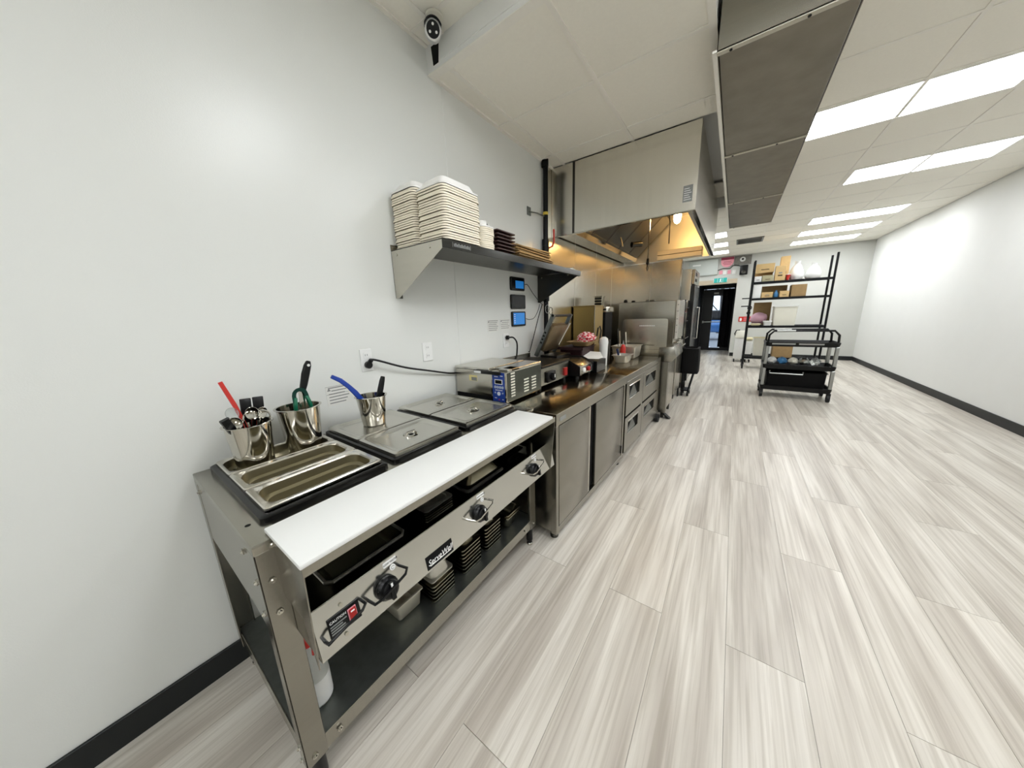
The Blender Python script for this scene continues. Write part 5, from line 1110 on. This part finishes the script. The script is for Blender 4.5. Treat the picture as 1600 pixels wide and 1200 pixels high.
obj('dome', G().lathe([(.07, 0), (.07, .02), (.055, .05), (.02, .07)], (0, 0, 0), 18).xf(frame_matrix((1.67, 11.785, 2.87), (1, 0, 0), (0, 0, 1))), WHITEP, cm)
obj('lens', G().lathe([(.028, .05), (.028, .075), (.01, .08)], (0, 0, 0), 14).xf(frame_matrix((1.67, 11.785, 2.87), (1, 0, 0), (0, 0, 1))), BLACK, cm)
ep = thing('electrical_panel', 'grey electrical panel high on the back wall left of the pink sign', 'electrical panel', (.75, 11.75, 2.5))
obj('panel_box', G().box(.30, 1.07, 11.72, 11.797, 2.5, 2.95), mat('panel_grey', '#bcc2bd', .5), ep, bev=.005)
obj('panel_door', G().box(.34, 1.03, 11.714, 11.72, 2.53, 2.92), mat('panel_grey', '#bcc2bd', .5), ep, bev=.002)
obj('rating_plate', G().box(.40, .62, 11.712, 11.714, 2.80, 2.84), WHITEP, ep)
cord('wall_cable', [(1.08, 11.78, 2.62), (1.2, 11.77, 2.66), (1.38, 11.77, 2.65), (1.46, 11.77, 2.72), (1.6, 11.77, 2.70), (1.66, 11.77, 2.66)], .01, 'black cable running along the wall above the back door')
for k, (x, z, c) in enumerate(((1.12, 2.56, PINK), (1.22, 2.55, PAPER), (1.33, 2.55, PINK), (1.45, 2.54, PAPER))):
    obj('paper_note', G().box(x, x + .085, 11.79, 11.797, z - .06, z + .05), c, None, ('first', 'second', 'third', 'fourth')[k] + ' paper note from the left in the row above the door header', 'note', 'paper notes above the door')
# ceiling diffuser slots near the back
for k, (y0, label) in enumerate(((7.0, 'slotted steel air vent in the ceiling just past the duct'), (9.2, 'dark slotted ceiling vent nearer the back wall'))):
    v = thing('ceiling_vent', label, 'vent', (1.75, y0 + .3, 2.985))
    obj('vent_frame', G().box(1.5, 2.0, y0, y0 + .03, 2.985, 3.0).box(1.5, 2.0, y0 + .57, y0 + .6, 2.985, 3.0).box(1.5, 1.53, y0, y0 + .6, 2.985, 3.0).box(1.97, 2.0, y0, y0 + .6, 2.985, 3.0), GALV, v)
    for q in range(5): obj('louvre', G().prism([(y0 + .07 + q * .1, 2.999), (y0 + .10 + q * .1, 2.986), (y0 + .11 + q * .1, 2.986), (y0 + .08 + q * .1, 2.999)], 'x', 1.53, 1.97), DKST, v)
# outdoors seen through the door glass
obj('ground_outside', G().box(-8, 10, 13.45, 40, -.12, -.05), ASPH, None, 'grey parking ground outside the back door', 'ground', kind='structure', smooth=0)
car = thing('parked_car', 'blue car parked outside the back door glass', 'car', (1.0, 19.0, -.05))
obj('car_body', G().loft([[(x, 18.1 + d, z) for d, z in ((.0, .35), (.0, .75), (.25, .95), (1.2, 1.0), (1.5, .9), (1.55, .4))] for x in (-1.0, 3.2)]), CARBLUE, car, bev=.08, seg=3)
obj('car_cabin', G().loft([[(x, 18.35 + d, z) for d, z in ((0, .95), (.15, 1.4), (1.0, 1.42), (1.15, .95))] for x in (-.2, 2.2)]), SCRDK, car, bev=.06, seg=2)
for x in (-.3, 2.4): obj('wheel', G().cyl((x, 18.08, .27), (x, 18.3, .27), .32, n=22), RUBBER, car)
tr_ = thing('bare_tree', 'leafless tree outside the back door glass', 'tree', (.9, 24, -.05))
obj('trunk', G().tube([(.9, 24, -.05), (.95, 24, 1.5), (.85, 24, 3.2), (1.0, 24, 5)], [.14, .12, .09, .04]), BARK, tr_)
rnd = random.Random(11)
for k in range(16):
    z = .9 + rnd.random() * 3; a = rnd.random() * 6.28; L_ = .7 + rnd.random() * 1.2
    p = Vector((.9, 24, z)); q = p + Vector((math.cos(a) * L_, math.sin(a) * L_ * .6, .4 + rnd.random() * .9)); r_ = q + Vector((math.cos(a + .6) * .6, .1, .4))
    obj('branch', G().tube([p, q, r_], [.04, .025, .008], 6), BARK, tr_)
